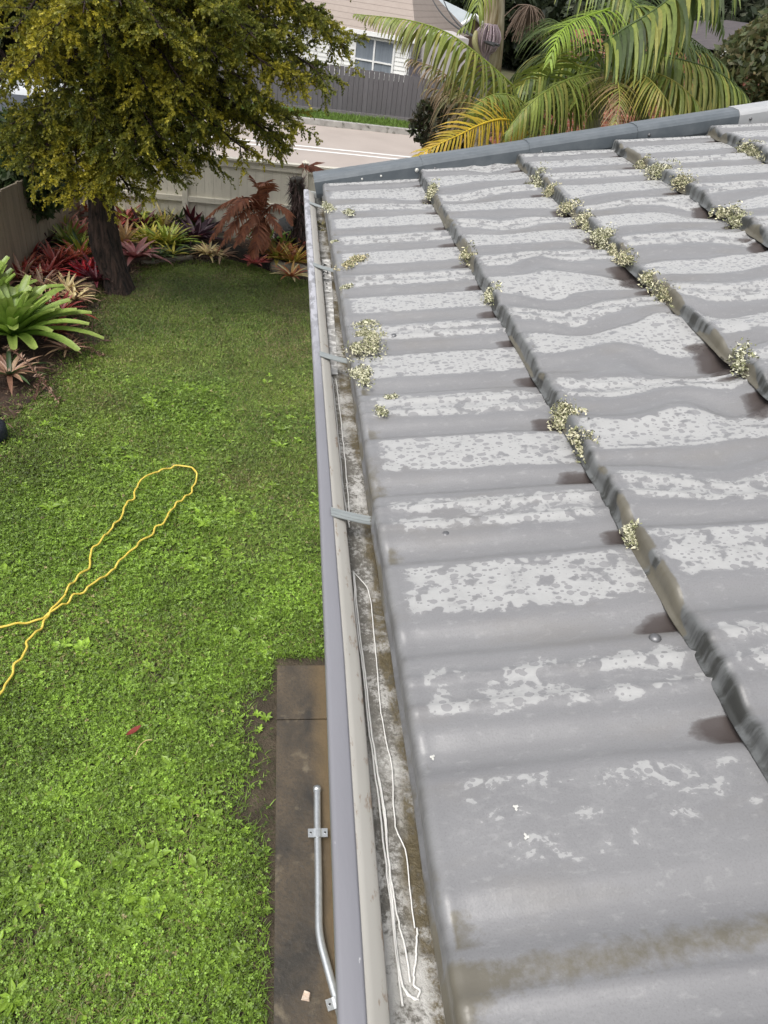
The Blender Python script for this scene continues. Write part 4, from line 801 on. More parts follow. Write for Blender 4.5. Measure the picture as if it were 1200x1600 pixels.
for i in range(1100):
    t = rnd(0, 1); p = P[int(t*23)]; a = rnd(0, 6.28); o_ = np.array([math.cos(a), math.sin(a), 0]); r = .14-.045*t; q = p+o_*r*rnd(.9, 1.05); d = o_*rnd(.02, .13)+np.array([0, 0, rnd(-.2, .12)]); e = np.array([-o_[1], o_[0], 0])*rnd(.006, .018); m.add([q-e, q+e, q+d], np.array([[0, 1, 2]]), np.array([.055, .032, .028])*rnd(.4, 1.8))
m.build('fibre', M_litter, st)['kind'] = 'stuff'
m = MB(); tw = W(476, 262, Y=12.1)
for i in range(26):
    d = np.array([rnd(-.2, .45), rnd(-.2, .2), rnd(-.12, .1)]); e = np.array([0, .0015, .0025]); d = d*.8; m.add([tw-e, tw+e, tw+d*.55+[0, .002, .045], tw+d], np.array([[0, 1, 2, 3]]), np.array([.22, .09, .06])*rnd(.6, 1.4))
tag(m.build('dry_twigs', M_litter), 'reddish dry twigs caught on the fence beside the capped post', 'twigs')

# ------------------------------------------------------------------ the golden-tipped conifer in the left bed
M_bark = None
k = NT('bark_mat', .92); v = k.scale(k.pos(), (1, 1, .16)); n1 = k.noise(22, v, 7, .65, .8); k.base(k.mix(k.ramp(n1, [(.38, 0.0), (.62, 1.0)]), (.007, .005, .004), (.085, .052, .040))); k.bump(n1, .08); M_bark = k.m
k = NT('needle_mat', .55); c0 = k.attr('col'); k.base(c0)
trn = k.n('BsdfTranslucent', Color=c0); mx = k.n('MixShader', Fac=.42); k.t.links.new(k.b.outputs[0], mx.inputs[1]); k.t.links.new(trn.outputs[0], mx.inputs[2]); k.t.links.new(mx.outputs[0], k.out.inputs['Surface']); M_need = k.m
tree = empty('conifer_tree', tuple(W(187, 458, z=GZ)), 'large golden-tipped conifer with a dark fluted trunk in the left bed', 'tree')
TB = W(187, 455, z=GZ); TY = TB[1]
tpath = smooth([TB, W(178, 425, Y=TY+.02), W(163, 380, Y=TY+.06), W(157, 320, Y=TY+.1), W(152, 250, Y=TY+.15), W(150, 150, Y=TY+.2), W(155, 0, Y=TY+.2), W(158, -200, Y=TY+.2), W(165, -420, Y=TY+.25)], 60)
m = MB(); k_ = 18; V = []
for i in range(60):
    t = i/59; R_ = .172*(1-.75*t)*(1+.22*math.exp(-t*60))*(1.0+.13*math.exp(-((t-.11)/.05)**2))
    for j in range(k_):
        a = 2*math.pi*j/k_; rr_ = R_*(1+.14*math.sin(a*5+t*5)*(1-t)+.26*(vnoise(a*2.2+20, t*14, 17)-.5)); V.append(tpath[i]+[math.cos(a)*rr_, math.sin(a)*rr_, 0])
V = np.array(V); V[:k_, 2] = GZ-.03
m.add(V, np.array([[i*k_+j, i*k_+(j+1) % k_, (i+1)*k_+(j+1) % k_, (i+1)*k_+j] for i in range(59) for j in range(k_)]), None, True); m.build('trunk', M_bark, tree)
limbs = []
def tz(z): return tpath[int(np.argmin(np.abs(tpath[:, 2]-z)))]
targets = [(545, 75, 9.4), (515, 120, 9.1), (470, 195, 8.9), (440, 225, 9.0), (385, 235, 8.8), (330, 205, 8.5), (300, 215, 8.9), (255, 285, 8.75), (205, 300, 9.0), (160, 285, 9.0), (120, 262, 9.0), (70, 245, 9.2), (20, 230, 9.4), (-40, 225, 9.6), (-30, 150, 9.3),
    (40, 110, 8.6), (100, 140, 8.8), (20, 50, 8.4), (90, 40, 8.0), (170, 90, 8.2), (230, 140, 8.4), (260, 60, 7.9), (340, 90, 8.2), (400, 60, 8.4), (410, 150, 8.6), (460, 60, 8.9), (500, 20, 9.4), (350, 20, 8.0), (190, 10, 7.9), (-60, 20, 8.8), (540, -30, 9.8), (440, -30, 9.0), (60, -40, 8.2), (280, -40, 8.0), (300, 150, 8.3), (480, 130, 8.9), (370, 190, 9.2), (150, 190, 8.6), (60, 195, 9.0), (235, 250, 8.8), (275, 262, 8.9), (185, 262, 8.9), (95, 278, 9.1), (45, 262, 9.2), (140, 305, 9.1), (215, 232, 8.6), (290, 240, 9.0), (15, 195, 9.2), (320, 240, 9.1), (175, 225, 8.7), (250, 215, 8.5), (430, 110, 8.7), (520, 40, 9.6), (130, 20, 7.9)]
for (px, py, yy) in targets:
    e = W(px, py, Y=yy); zt_ = e[2]+rnd(.0, .40)-.05*(py > 200); b = tz(zt_); limbs.append((b, e))
for q in range(20):                                 # limbs on the far side and above the picture
    a = rnd(0, 6.28); z = rnd(-1.0, 1.3); r = 2.5*(1-.55*max(0, z)/3.2)*rnd(.7, 1.05); b = tz(z)
    if z < .4 and math.sin(a) < -.2: continue
    limbs.append((b, b+np.array([math.cos(a)*r, math.sin(a)*r, rnd(-.4, .2)])))
bm = MB(); tb = []; td = []; tl = []; tg_ = []
for b, e in limbs:
    L = np.linalg.norm(e-b); mid = b*.5+e*.5+np.array([rnd(-.1, .1), rnd(-.1, .1), .13*L]); P = smooth([b, mid, e], 26); r0 = .012+.014*L; bm.tube(P, np.linspace(r0, .006, 26), 6, (.03, .022, .018))
    gold = rnd(.15, .85); T = np.gradient(P, axis=0)
    nsec = int(L/.062)
    for q in range(nsec):
        t = .22+.78*(q+rnd(0, 1))/nsec; i = min(25, int(t*25)); p = P[i]; tg = nrm(T[i]); sd_ = nrm(np.cross(tg, [0, 0, 1])); s1 = (1 if q % 2 else -1)
        d = nrm(sd_*s1*rnd(.4, 1.0)+tg*rnd(.2, .9)+np.array([0, 0, rnd(-.45, .35)])); sl_ = rnd(.22, .62)*(1.15-.55*t); n_ = 8
        u = np.linspace(0, 1, n_)[:, None]; Q = p+d*u*sl_+np.array([0, 0, -1.0])*(u**2)*sl_*rnd(-.05, .28)
        bm.tube(Q, np.linspace(.006, .002, n_), 4, (.045, .035, .022), False)
        for w_ in range(1, n_):
            for rep_ in range(2):
                dd = nrm((Q[w_]-Q[w_-1])/np.linalg.norm(Q[w_]-Q[w_-1])+np.array([rnd(-.9, .9), rnd(-.9, .9), rnd(-.6, .75)])); tb.append(Q[w_]); td.append(dd); tl.append(rnd(.06, .14)); tg_.append(np.clip(gold+rnd(-.35, .35)+.3*(w_/n_-.5), 0, 1))
bm.build('limb', M_bark, tree)
tb = np.array(tb); td = np.array(td); tl = np.array(tl); tg_ = np.array(tg_); N_ = len(tb); K_ = 20
u = (np.arange(K_)/K_)[None, :, None]+rnd(0, .06, (N_, K_, 1)); rv_ = rnd(-1, 1, (N_, K_, 3)); side = nrm(rv_-td[:, None]*(rv_*td[:, None]).sum(-1, keepdims=True))
pos = tb[:, None]+td[:, None]*u*tl[:, None, None]+np.array([0, 0, -.12])*(u**2)*tl[:, None, None]; dl = nrm(td[:, None]*.75+side*.8+np.array([0, 0, -.15])); ll = rnd(.018, .036, (N_, K_, 1)); wv = nrm(np.cross(dl, rv_))*ll*.33
Vn = np.stack([pos, pos+dl*ll*.55+wv, pos+dl*ll, pos+dl*ll*.55-wv], 2).reshape(-1, 3)
cg = np.array([.125, .15, .027]); cy = np.array([.54, .47, .05]); f = (tg_[:, None, None]**1.8*.80+.22*u*tg_[:, None, None]); Cn = (cg*(1-f)+cy*f)*rnd(.6, 1.4, (N_, K_, 1)); Cn = np.repeat(Cn.reshape(-1, 3), 4, 0); q = np.arange(N_*K_)*4
m = MB(); m.add(Vn, np.stack([q, q+1, q+2, q+3], -1), Cn); m.build('crown', M_need, tree); print('needles', N_*K_)

# ------------------------------------------------------------------ palms behind the roof
M_palm = leafy('palm_mat', .5, .3)
PG = [(.20, .25, .045), (.24, .29, .055), (.16, .215, .04), (.27, .27, .06)]; PB = [(.22, .33, .03), (.26, .38, .05)]; PD = [(.055, .085, .02), (.07, .11, .025), (.10, .14, .03)]; PY = [(.50, .36, .025), (.42, .33, .03), (.55, .36, .03)]; PBR = [(.20, .13, .06), (.16, .11, .045), (.15, .16, .04)]; PO = [(.22, .21, .04), (.26, .23, .05), (.16, .19, .035)]
def pw(L_): return [W(a, b, Y=y) for a, b, y in L_]
pC = empty('palm', (1.25, 6.9, GZ), 'palm with drooping olive-tipped fronds and a yellow lower frond behind the verge', 'palm', 'palms behind the roof')
pB = empty('palm', (2.6, 6.9, GZ), 'palm with long green fronds hanging over the middle of the verge capping', 'palm', 'palms behind the roof')
pA = empty('palm', (1.35, 7.6, GZ), 'tall palm with a smooth crownshaft and a hanging mauve flower cluster', 'palm', 'palms behind the roof')
k = NT('palm_trunk_mat', .7); zz = k.n('SeparateXYZ', Vector=k.pos()).outputs[2]; wv_ = k.math('FRACT', k.math('MULTIPLY', k.math('ADD', zz, k.math('MULTIPLY', k.noise(5, k.pos(), 3), .05)), 9.0)); k.base(k.mix(k.ramp(wv_, [(.0, .0), (.15, 1.0)]), (.10, .085, .065), k.mix(k.noise(20, k.pos(), 4), (.19, .165, .13), (.29, .26, .21)))); M_ptr = k.m
k = NT('crownshaft_mat', .45); v = k.scale(k.pos(), (1, 1, .12)); k.base(k.mix(k.ramp(k.noise(30, v, 4), [(.35, 0.0), (.65, 1.0)]), (.20, .15, .07), (.58, .50, .36))); M_cs = k.m
def trunk(par, xy, ztop, r, lean=(0, 0)):
    b = np.array([xy[0], xy[1], GZ]); e = np.array([xy[0]+lean[0], xy[1]+lean[1], ztop]); t = np.linspace(0, 1, 20)[:, None]; m = MB(); m.tube(b*(1-t)+e*t, np.linspace(r*1.15, r*.85, 20), 14); m.build('trunk', M_ptr, par); return e
cC = W(838, 178, Y=6.9); cB = W(948, 112, Y=6.9)
trunk(pC, (cC[0], cC[1]), cC[2], .07); trunk(pB, (cB[0], cB[1]), cB[2], .075)
cA0 = W(768, 120, Y=7.9); cA1 = W(778, -130, Y=7.9); trunk(pA, (cA0[0], cA0[1]), cA0[2]+.05, .075)
m = MB(); t = np.linspace(0, 1, 14)[:, None]; m.tube(cA0*(1-t)+cA1*t, np.interp(t[:, 0], [0, .25, .6, 1], [.085, .10, .09, .06]), 16); m.build('crownshaft', M_cs, pA)
m = MB(); b0 = W(766, 38, Y=7.72)
for q in range(130):
    a = rnd(0, 6.28); rr_ = .11*math.sqrt(rnd(0, 1)); P_ = []
    for i in range(8):
        t = i/7; bul = math.sin(math.pi*min(1, t*1.15+.12))**.7 if t < .75 else max(.12, 1-(t-.55)*2.0); P_.append(b0+np.array([math.cos(a)*rr_*bul*1.15, math.sin(a)*rr_*bul, -.34*t*rnd(.97, 1.0)])+rnd(-.004, .004, 3))
    g = rnd(.65, 1.2); m.tube(P_, .0042, 4, np.array([.66, .54, .585])*g if rnd(0, 1) < .75 else np.array([.7, .62, .54])*g, False)
m.build('flower_cluster', M_need, pA)
m = MB(); P_ = smooth([W(744, 48, Y=7.68), W(742, 66, Y=7.66), W(750, 88, Y=7.66), W(757, 92, Y=7.68)], 10); m.tube(P_, [.012, .022, .026, .028, .026, .024, .02, .016, .01, .004], 7, (.5, .47, .25)); m.build('bract', M_need, pA)
m = MB(); b0 = W(828, 8, Y=8.3)
for q in range(70):
    a = rnd(0, 6.28); e = b0+np.array([math.cos(a)*rnd(.08, .24), rnd(-.1, .1), -rnd(.12, .32)]); m.tube(smooth([b0, (b0+e)/2+[0, 0, .05], e], 6), .004, 4, np.array([.34, .25, .19])*rnd(.6, 1.2), False)
m.build('dry_cluster', M_need, pA)
FR = frond
def fr(par, L_, n, lmax, wd, dr, cols, **kw): return FR(pw(L_), n, lmax, wd, dr, cols, M_palm, par, 'frond', **kw)
# palm on the left of the group
tag(fr(pC, [(838, 172, 6.9), (795, 128, 6.8), (745, 84, 6.7), (700, 52, 6.7), (640, 32, 6.7), (556, 22, 6.8)], 62, .56, .016, 2.3, PG, tip=(.22, .20, .07), lift=-.1, fwd=.2, tl=.62), 'long frond arching left with leaflets hanging straight down')
fr(pC, [(835, 180, 6.9), (790, 168, 7.0), (741, 160, 7.1), (690, 112, 7.2), (640, 92, 7.3)], 40, .36, .010, 2.0, PBR, tip=(.24, .17, .10), ragged=.5)
fr(pC, [(830, 185, 7.0), (770, 190, 7.2), (720, 150, 7.4), (672, 138, 7.5)], 34, .5, .009, 2.4, PBR, tip=(.22, .15, .09), ragged=.5)
tag(fr(pC, [(845, 235, 6.4), (818, 202, 6.2), (790, 187, 6.0), (755, 193, 5.8), (715, 212, 5.65), (672, 232, 5.6), (650, 246, 5.6)], 46, .36, .012, .9, PY, tip=(.34, .20, .07), lift=.1, roll=.85, fwd=.5, rw=.014, ragged=.35), 'yellow dying frond drooping over the verge')
fr(pC, [(838, 178, 6.9), (848, 140, 6.8), (862, 105, 6.7), (884, 70, 6.6)], 36, .34, .013, 1.2, PG)
fr(pC, [(840, 178, 6.9), (800, 150, 6.4), (765, 150, 6.1), (735, 175, 5.9)], 40, .45, .015, 2.0, PG, lift=0)
fr(pC, [(840, 178, 6.9), (870, 150, 6.6), (890, 140, 6.3), (900, 160, 6.0)], 36, .45, .014, 1.8, PG+PD)
fr(pC, [(840, 180, 6.9), (850, 190, 6.5), (840, 200, 6.2), (820, 220, 6.1)], 26, .4, .014, 1.8, PD+PO)
fr(pC, [(840, 178, 7.0), (780, 130, 7.6), (730, 110, 8.1), (690, 125, 8.4)], 36, .4, .012, 2.2, PD)
# middle palm
tag(fr(pB, [(990, -10, 7.2), (955, 12, 6.7), (915, 26, 6.3), (886, 40, 6.0), (868, 66, 5.8), (860, 92, 5.75)], 44, .42, .013, .9, PB, tip=(.32, .42, .08), fwd=.6, lift=.05), 'bright lime frond pointing towards the house')
fr(pB, [(948, 112, 6.8), (915, 116, 6.4), (883, 126, 6.1), (848, 146, 5.9), (818, 172, 5.8), (792, 205, 5.75)], 50, .50, .016, 2.2, PG, lift=-.1, tip=(.20, .22, .05))
tag(fr(pB, [(950, 110, 6.8), (960, 116, 6.4), (966, 132, 6.0), (968, 160, 5.8), (962, 190, 5.7)], 40, .40, .009, 1.0, PO+PBR, tip=(.36, .26, .13), ragged=.4), 'thin half-dead frond hanging in the middle')
fr(pB, [(950, 110, 6.8), (982, 108, 6.3), (1012, 122, 6.0), (1034, 146, 5.8), (1058, 182, 5.75)], 44, .36, .011, 1.9, PO, tip=(.38, .33, .07), lift=0)
fr(pB, [(955, 100, 6.9), (1000, 84, 6.6), (1060, 92, 6.4), (1120, 112, 6.3), (1160, 142, 6.25), (1178, 168, 6.25)], 60, .52, .016, 2.6, PD+PG, lift=-.1, tip=(.20, .20, .05))
fr(pB, [(950, 105, 7.0), (1000, 100, 7.0), (1060, 112, 6.9), (1110, 140, 6.8), (1130, 170, 6.8)], 50, .5, .015, 2.4, PD+PO, lift=-.1)
fr(pB, [(948, 112, 6.9), (930, 70, 6.9), (945, 30, 6.9), (1000, 10, 6.8), (1060, 20, 6.7)], 50, .5, .016, 1.6, PG+PD)
fr(pB, [(948, 112, 7.0), (960, 60, 7.4), (990, 10, 7.8), (1030, -30, 8.2)], 40, .5, .015, 1.5, PD)
fr(pB, [(948, 114, 6.9), (905, 130, 6.8), (880, 160, 6.7), (860, 200, 6.7)], 44, .45, .015, 2.0, PD+PG)
fr(pB, [(948, 114, 6.9), (985, 130, 7.0), (1005, 160, 7.0), (1015, 200, 7.0)], 40, .45, .013, 2.0, PD+PBR)
fr(pB, [(948, 112, 6.9), (1000, 60, 7.2), (1060, 50, 7.5), (1110, 80, 7.7)], 44, .5, .014, 2.2, PD)
fr(pB, [(948, 112, 6.9), (870, 100, 6.9), (820, 125, 6.8), (790, 160, 6.8)], 44, .5, .014, 2.2, PG+PD)
fr(pB, [(950, 108, 7.3), (1010, 70, 7.5), (1070, 70, 7.6), (1125, 95, 7.6), (1150, 130, 7.6)], 50, .5, .014, 2.3, PD+PO)
fr(pB, [(948, 110, 7.3), (900, 60, 7.8), (860, 30, 8.2), (820, 40, 8.6)], 44, .5, .014, 1.8, PD)
fr(pB, [(948, 110, 7.3), (890, 90, 7.6), (845, 85, 7.9), (805, 115, 8.0)], 44, .45, .014, 2.0, PD+PG)
fr(pC, [(840, 178, 7.2), (870, 120, 7.5), (905, 90, 7.7), (940, 90, 7.9)], 40, .45, .013, 2.0, PD+PG)
fr(pB, [(950, 112, 6.9), (1000, 110, 6.5), (1050, 125, 6.2), (1090, 160, 6.1), (1105, 190, 6.1)], 50, .42, .013, 2.4, PO+PG, lift=-.1)
# tall palm above the frame
fr(pA, [(790, -120, 7.8), (860, -110, 7.3), (940, -60, 6.9), (990, 10, 6.6), (1000, 60, 6.5)], 50, .55, .016, 2.0, PD+PG)
tag(fr(pA, [(940, 70, 6.3), (975, 45, 6.25), (1013, 22, 6.2), (1046, -2, 6.15), (1100, -50, 6.1), (1150, -110, 6.2)], 56, .55, .018, 2.4, PD+PG, lift=-.2, t0=.02), 'dark frond crossing the top right with leaflets hanging down')
fr(pA, [(785, -130, 7.8), (765, -60, 7.4), (748, 2, 7.2), (742, 25, 7.2), (720, 45, 7.2)], 26, .3, .016, 2.0, PG)
fr(pA, [(790, -130, 7.8), (880, -150, 7.4), (1010, -110, 7.0), (1100, -40, 6.8), (1130, 40, 6.8)], 54, .55, .017, 2.4, PD)
fr(pA, [(785, -130, 7.9), (850, -140, 8.4), (950, -80, 8.8), (1010, 10, 9.0)], 44, .55, .016, 2.0, PD)

# ------------------------------------------------------------------ houses, car, trees and lines beyond
M_wb = speckled('white_weatherboard_mat', (.72, .72, .70), (.80, .80, .78), 1.5, .6)
M_rt = speckled('brown_roof_mat', (.27, .215, .185), (.34, .28, .24), 2, .8, (.22, .17, .15), 30, .004)
M_rg = speckled('grey_metal_roof_mat', (.30, .335, .35), (.38, .41, .42), .8, .5)
k = NT('window_glass_mat', .06); k.base(k.mix(k.noise(1.2, k.pos(), 3), (.03, .035, .05), (.10, .11, .13))); M_gl = k.m
k = NT('curtain_mat', .9); v = k.n('SeparateXYZ', Vector=k.obj()).outputs[0]; k.base(k.mix(k.noise(14, k.scale(k.pos(), (1, 1, .05)), 2), (.10, .12, .15), (.24, .27, .30))); M_cur = k.m
M_wp = speckled('window_paint_mat', (.75, .75, .74), (.8, .8, .79), 3, .5)
k = NT('brown_tile_mat', .75); zf = k.n('SeparateXYZ', Vector=k.pos()).outputs[2]; ban = k.math('FRACT', k.math('MULTIPLY', zf, 6.0)); k.base(k.mix(k.ramp(ban, [(0.0, 1.0), (.12, 0.0)]), k.mix(k.noise(6, k.pos(), 6, .7), (.25, .205, .175), (.36, .305, .265)), (.15, .12, .10))); k.bump(ban, .03); M_rt = k.m
E0 = W(528, 42, Y=30.9); ang = -math.radians(29); hx = np.array([math.cos(ang), math.sin(ang), 0]); hy = np.array([-hx[1], hx[0], 0])
# find where the eave ends along hx under pixel (645,63)
best = min((abs(np.dot(RT, E0+hx*t-CAM)/np.dot(FW, E0+hx*t-CAM)*F_PX+600-645), t) for t in np.linspace(.5, 8, 400))[1]
h1 = empty('house', tuple(E0+hx*best*.5), 'white weatherboard house with brown roof and white framed window over the road', 'house')
h1['label'] = 'white weatherboard house with brown roof behind the dark grey fence'
EZ = E0[2]; h1.location.z = GZ-.3
def HP(u, v, z): return E0+hx*u+hy*v+np.array([0, 0, z-E0[2]])
def obox(m, u0, u1, v0, v1, z0, z1, C=None):
    V = [HP(u0, v0, z0), HP(u1, v0, z0), HP(u1, v1, z0), HP(u0, v1, z0), HP(u0, v0, z1), HP(u1, v0, z1), HP(u1, v1, z1), HP(u0, v1, z1)]; m.add(V, np.array([[0, 3, 2, 1], [4, 5, 6, 7], [0, 1, 5, 4], [1, 2, 6, 5], [2, 3, 7, 6], [3, 0, 4, 7]]), C); return m
U1 = best-.05; U0 = -3.4
def uw(px, py):                                     # wall-plane coordinates of a pixel on the house front
    d = RT*(px-600)/F_PX+UP*(800-py)/F_PX+FW; q0 = HP(0, .12, 0); t = ((q0-CAM)@hy)/(d@hy); q = CAM+d*t; return (q-E0)@hx, q[2]
a_, b_, c_, d_ = uw(560, 58), uw(616, 68), uw(553, 106), uw(611, 118)
wu0, wu1 = (a_[0]+c_[0])/2, (b_[0]+d_[0])/2; wz1, wz0 = (a_[1]+b_[1])/2, (c_[1]+d_[1])/2
m = MB(); zb = GZ-.3; lap = .13; z = zb
while z < EZ-.03:
    z1 = min(z+lap, EZ-.02)
    for (ua, ub) in (((U0, wu0-.02), (wu1+.02, U1)) if z1 > wz0+.02 and z < wz1-.02 else ((U0, U1),)):
        V = [HP(ua, .10, z), HP(ub, .10, z), HP(ub, .122, z1), HP(ua, .122, z1), HP(ua, .14, z), HP(ub, .14, z)]; m.add(V, np.array([[0, 1, 2, 3], [0, 4, 5, 1]]))
    z += lap
obox(m, U0, U1, .16, 5, zb, EZ-.03); m.build('wall', M_wb, h1)
wi = MB(); fw = .07
for (ua, ub, za, zc) in ((wu0-fw, wu1+fw, wz1, wz1+fw), (wu0-fw, wu1+fw, wz0-fw, wz0), (wu0-fw, wu0, wz0, wz1), (wu1, wu1+fw, wz0, wz1), ((wu0+wu1)/2-.03, (wu0+wu1)/2+.03, wz0, wz1), (wu0, (wu0+wu1)/2-.03, wz0+(wz1-wz0)*.33-.025, wz0+(wz1-wz0)*.33+.025), ((wu0+wu1)/2+.03, wu1, wz0+(wz1-wz0)*.33-.025, wz0+(wz1-wz0)*.33+.025)): obox(wi, ua, ub, .06, .11, za, zc)
wi = wi.build('window', M_wp, h1); m = MB(); obox(m, wu0, wu1, .095, .10, wz0, wz1); m.build('pane', M_cur, wi)
m = MB(); obox(m, U1-.12, U1-.04, .02, .09, GZ-.3, EZ-.1); m.build('downpipe', M_wp, h1)
m = MB(); obox(m, U0-.2, U1+.2, -.12, -.02, EZ-.10, EZ+.03); m.build('gutter', M_wp, h1)
m = MB(); V = [HP(U0-.2, -.04, EZ+.02), HP(U1+.2, -.04, EZ+.02), HP(U1-1.6, 3.2, EZ+1.9), HP(U0-.2, 3.2, EZ+1.9), HP(U1+.2, 6.5, EZ+.02), HP(U0-.2, 6.5, EZ+.02)]; m.add(V, [np.array([[0, 1, 2, 3], [3, 2, 4, 5]]), np.array([[1, 4, 2]])]); m.build('roof', M_rt, h1)
# side wing, paler, with a dark door
sw = MB(); P1 = W(664, 95, Y=29.0); sw.box((P1[0]-.05, 29.0, GZ-.2), (P1[0]+1.4, 32, -1.0)); sw.build('side_wall', speckled('side_wall_mat', (.42, .39, .38), (.48, .45, .44), 2, .7), h1)
m = MB(); P2 = W(641, 95, Y=29.3); m.box((P2[0], 29.3, GZ-.2), (P1[0]-.06, 29.4, float(W(650, 92, Y=29.3)[2]))); m.build('door', speckled('door_mat', (.09, .085, .10), (.12, .11, .13), 4, .6), h1)
# second house: blue-grey roof with a brown gable
h2 = empty('house', (6.5, 40, GZ), 'house with a blue-grey metal roof and brown gable behind the white one', 'house')
g0 = W(742, 26, Y=38); rl = W(560, -30, Y=41)
m = MB(); A1 = W(590, 46, Y=38.5); A2 = W(700, 52, Y=37); A3 = W(742, 24, Y=38.5); A4 = W(610, -40, Y=44); A5 = W(775, 60, Y=40)
m.add([A1, A2, A3, A4, A1-[0, 0, .06], A2-[0, 0, .06], A3-[0, 0, .06], A4-[0, 0, .06]], np.array([[0, 1, 2, 3], [7, 6, 5, 4], [0, 4, 5, 1], [1, 5, 6, 2], [2, 6, 7, 3], [3, 7, 4, 0]])); m.build('roof', M_rg, h2)
m = MB(); m.add([A2-[0, 0, .07], A3-[0, 0, .07], A5, [A5[0], A5[1], GZ], [A2[0], A2[1], GZ]], np.array([[0, 1, 2, 3, 4]])); m.build('gable', speckled('gable_mat', (.13, .085, .06), (.2, .13, .095), 3, .8), h2)
m = MB(); m.tube([A2-[0, .08, .02], A3-[0, .08, .02]], .11, 4); m.tube([A3-[0, .08, .02], A5-[0, .08, .02]], .11, 4); m.build('barge_board', M_wp, h2)
m = MB(); m.box((A1[0]-1, 39, GZ-.2), (A2[0], 43, min(A1[2], A2[2])-.1)); m.build('wall', M_wb, h2)
# brick house on the right
k = NT('brick_mat', .85); bt = k.t.nodes.new('ShaderNodeTexBrick'); bt.inputs['Scale'].default_value = 4.3; bt.inputs['Color1'].default_value = (.34, .125, .075, 1); bt.inputs['Color2'].default_value = (.26, .09, .055, 1); bt.inputs['Mortar'].default_value = (.35, .3, .26, 1); bt.inputs['Mortar Size'].default_value = .012
mp = k.n('CombineXYZ', X=k.n('SeparateXYZ', Vector=k.pos()).outputs[0], Y=k.n('SeparateXYZ', Vector=k.pos()).outputs[2]); k.set(bt.inputs['Vector'], mp.outputs[0]); k.base(bt.outputs[0]); M_brick = k.m
h3 = empty('brick_house', (8, 15.5, GZ), 'red brick house with dark tiled roof and white gutter behind the palms', 'house')
Yb = 15.5; c1 = W(1165, 82, Y=Yb); c2 = W(1128, 73, Y=Yb); xl = float(W(850, 120, Y=Yb)[0])
xw0 = float(W(1050, 90, Y=Yb)[0]); m = MB(); m.box((xw0, Yb+.3, GZ), (c1[0]+5, Yb+6, c1[2]-.12)); m.build('wall', M_brick, h3)
m = MB(); m.box((xl-1, Yb-.6, GZ), (xw0+.5, Yb-.45, -1.12)); m.box((xl-1.02, Yb-.63, -1.12), (xw0+.52, Yb-.42, -1.05)); gw = m.build('brick_wall', M_brick); tag(gw, 'low red brick garden wall glimpsed behind the palm fronds', 'wall')
for wx in (xw0+.4, xw0+3.6): 
    m = MB(); m.box((wx, Yb+.27, GZ+.9), (wx+.9, Yb+.31, GZ+1.9)); wq = m.build('window', M_wp, h3); m = MB(); m.box((wx+.06, Yb+.262, GZ+.96), (wx+.84, Yb+.268, GZ+1.84)); m.build('pane', M_gl, wq)
m = MB(); m.box((c2[0]-.1, Yb-.2, c1[2]-.10), (c1[0]+.02, Yb-.08, c1[2]+.02)); m.build('gutter', M_wp, h3)
m = MB(); zz = c1[2]; V = [[c2[0]-.3, Yb-.1, zz-.02], [c1[0]+5, Yb-.1, zz-.02], [c1[0]+5, Yb+4, zz+.42], [c2[0]+2.0, Yb+4, zz+.42], [c2[0]-.3, Yb+6, zz-.02], [c1[0]+5, Yb+8, zz-.02]]; m.add(V, [np.array([[0, 1, 2, 3], [3, 2, 5, 4]]), np.array([[0, 3, 4]])]); m.build('roof', speckled('dark_tile_mat', (.05, .042, .045), (.09, .075, .075), 6, .8, (.12, .1, .1), 40), h3)
# parked white car seen through the conifer
car = empty('parked_car', (-3.9, 15.6, GZ), 'white car parked on the road, glimpsed through the conifer', 'car')
k = NT('car_paint_mat', .25); k.base((.62, .64, .66)); k.b.inputs['Coat Weight'].default_value = .5; M_car = k.m; cx, cy = -4.1, 15.6
prof_ = [(-2.05, .32), (-2.1, .62), (-2.0, .86), (-1.65, .93), (-1.2, 1.36), (-.9, 1.44), (.35, 1.44), (.65, 1.38), (1.1, .98), (1.85, .84), (2.08, .66), (2.1, .34)]
m = MB(); n = len(prof_); V = []
for yy_, tuck in ((-.84, .0), (-.78, 0.), (.78, 0.), (.84, 0.)):
    for x, z in prof_: V.append([cx+x*(1 if abs(yy_) < .8 else .985), cy+yy_*(1-.16*max(0, (z-.9))/.5), GZ+z*(1 if abs(yy_) < .8 else .985)])
for q in range(3): m.add(V, np.array([[q*n+i, q*n+(i+1) % n, (q+1)*n+(i+1) % n, (q+1)*n+i] for i in range(n)])) if q == 0 else m.f.setdefault((4, False), []).append(np.array([[q*n+i, q*n+(i+1) % n, (q+1)*n+(i+1) % n, (q+1)*n+i] for i in range(n)]))
m.f.setdefault((n, False), []).append(np.array([list(range(n))[::-1], list(range(3*n, 4*n))])); m.build('body', M_car, car)
for xa, xb, tag_ in ((-1.12, -.28, 0), (-.2, .72, 1)):
    m = MB(); m.add([[cx+xa-.15*(tag_ == 0), cy-.838, GZ+.95], [cx+xb+.15*(tag_ == 1), cy-.838, GZ+.95], [cx+xb-.1*(tag_ == 1), cy-.752, GZ+1.33], [cx+xa+.08*(tag_ == 0), cy-.752, GZ+1.33]], np.array([[0, 1, 2, 3]])); m.build('side_window', M_gl, car)
M_tyre = speckled('tyre_mat', (.02, .02, .02), (.03, .03, .03), 20, .8)
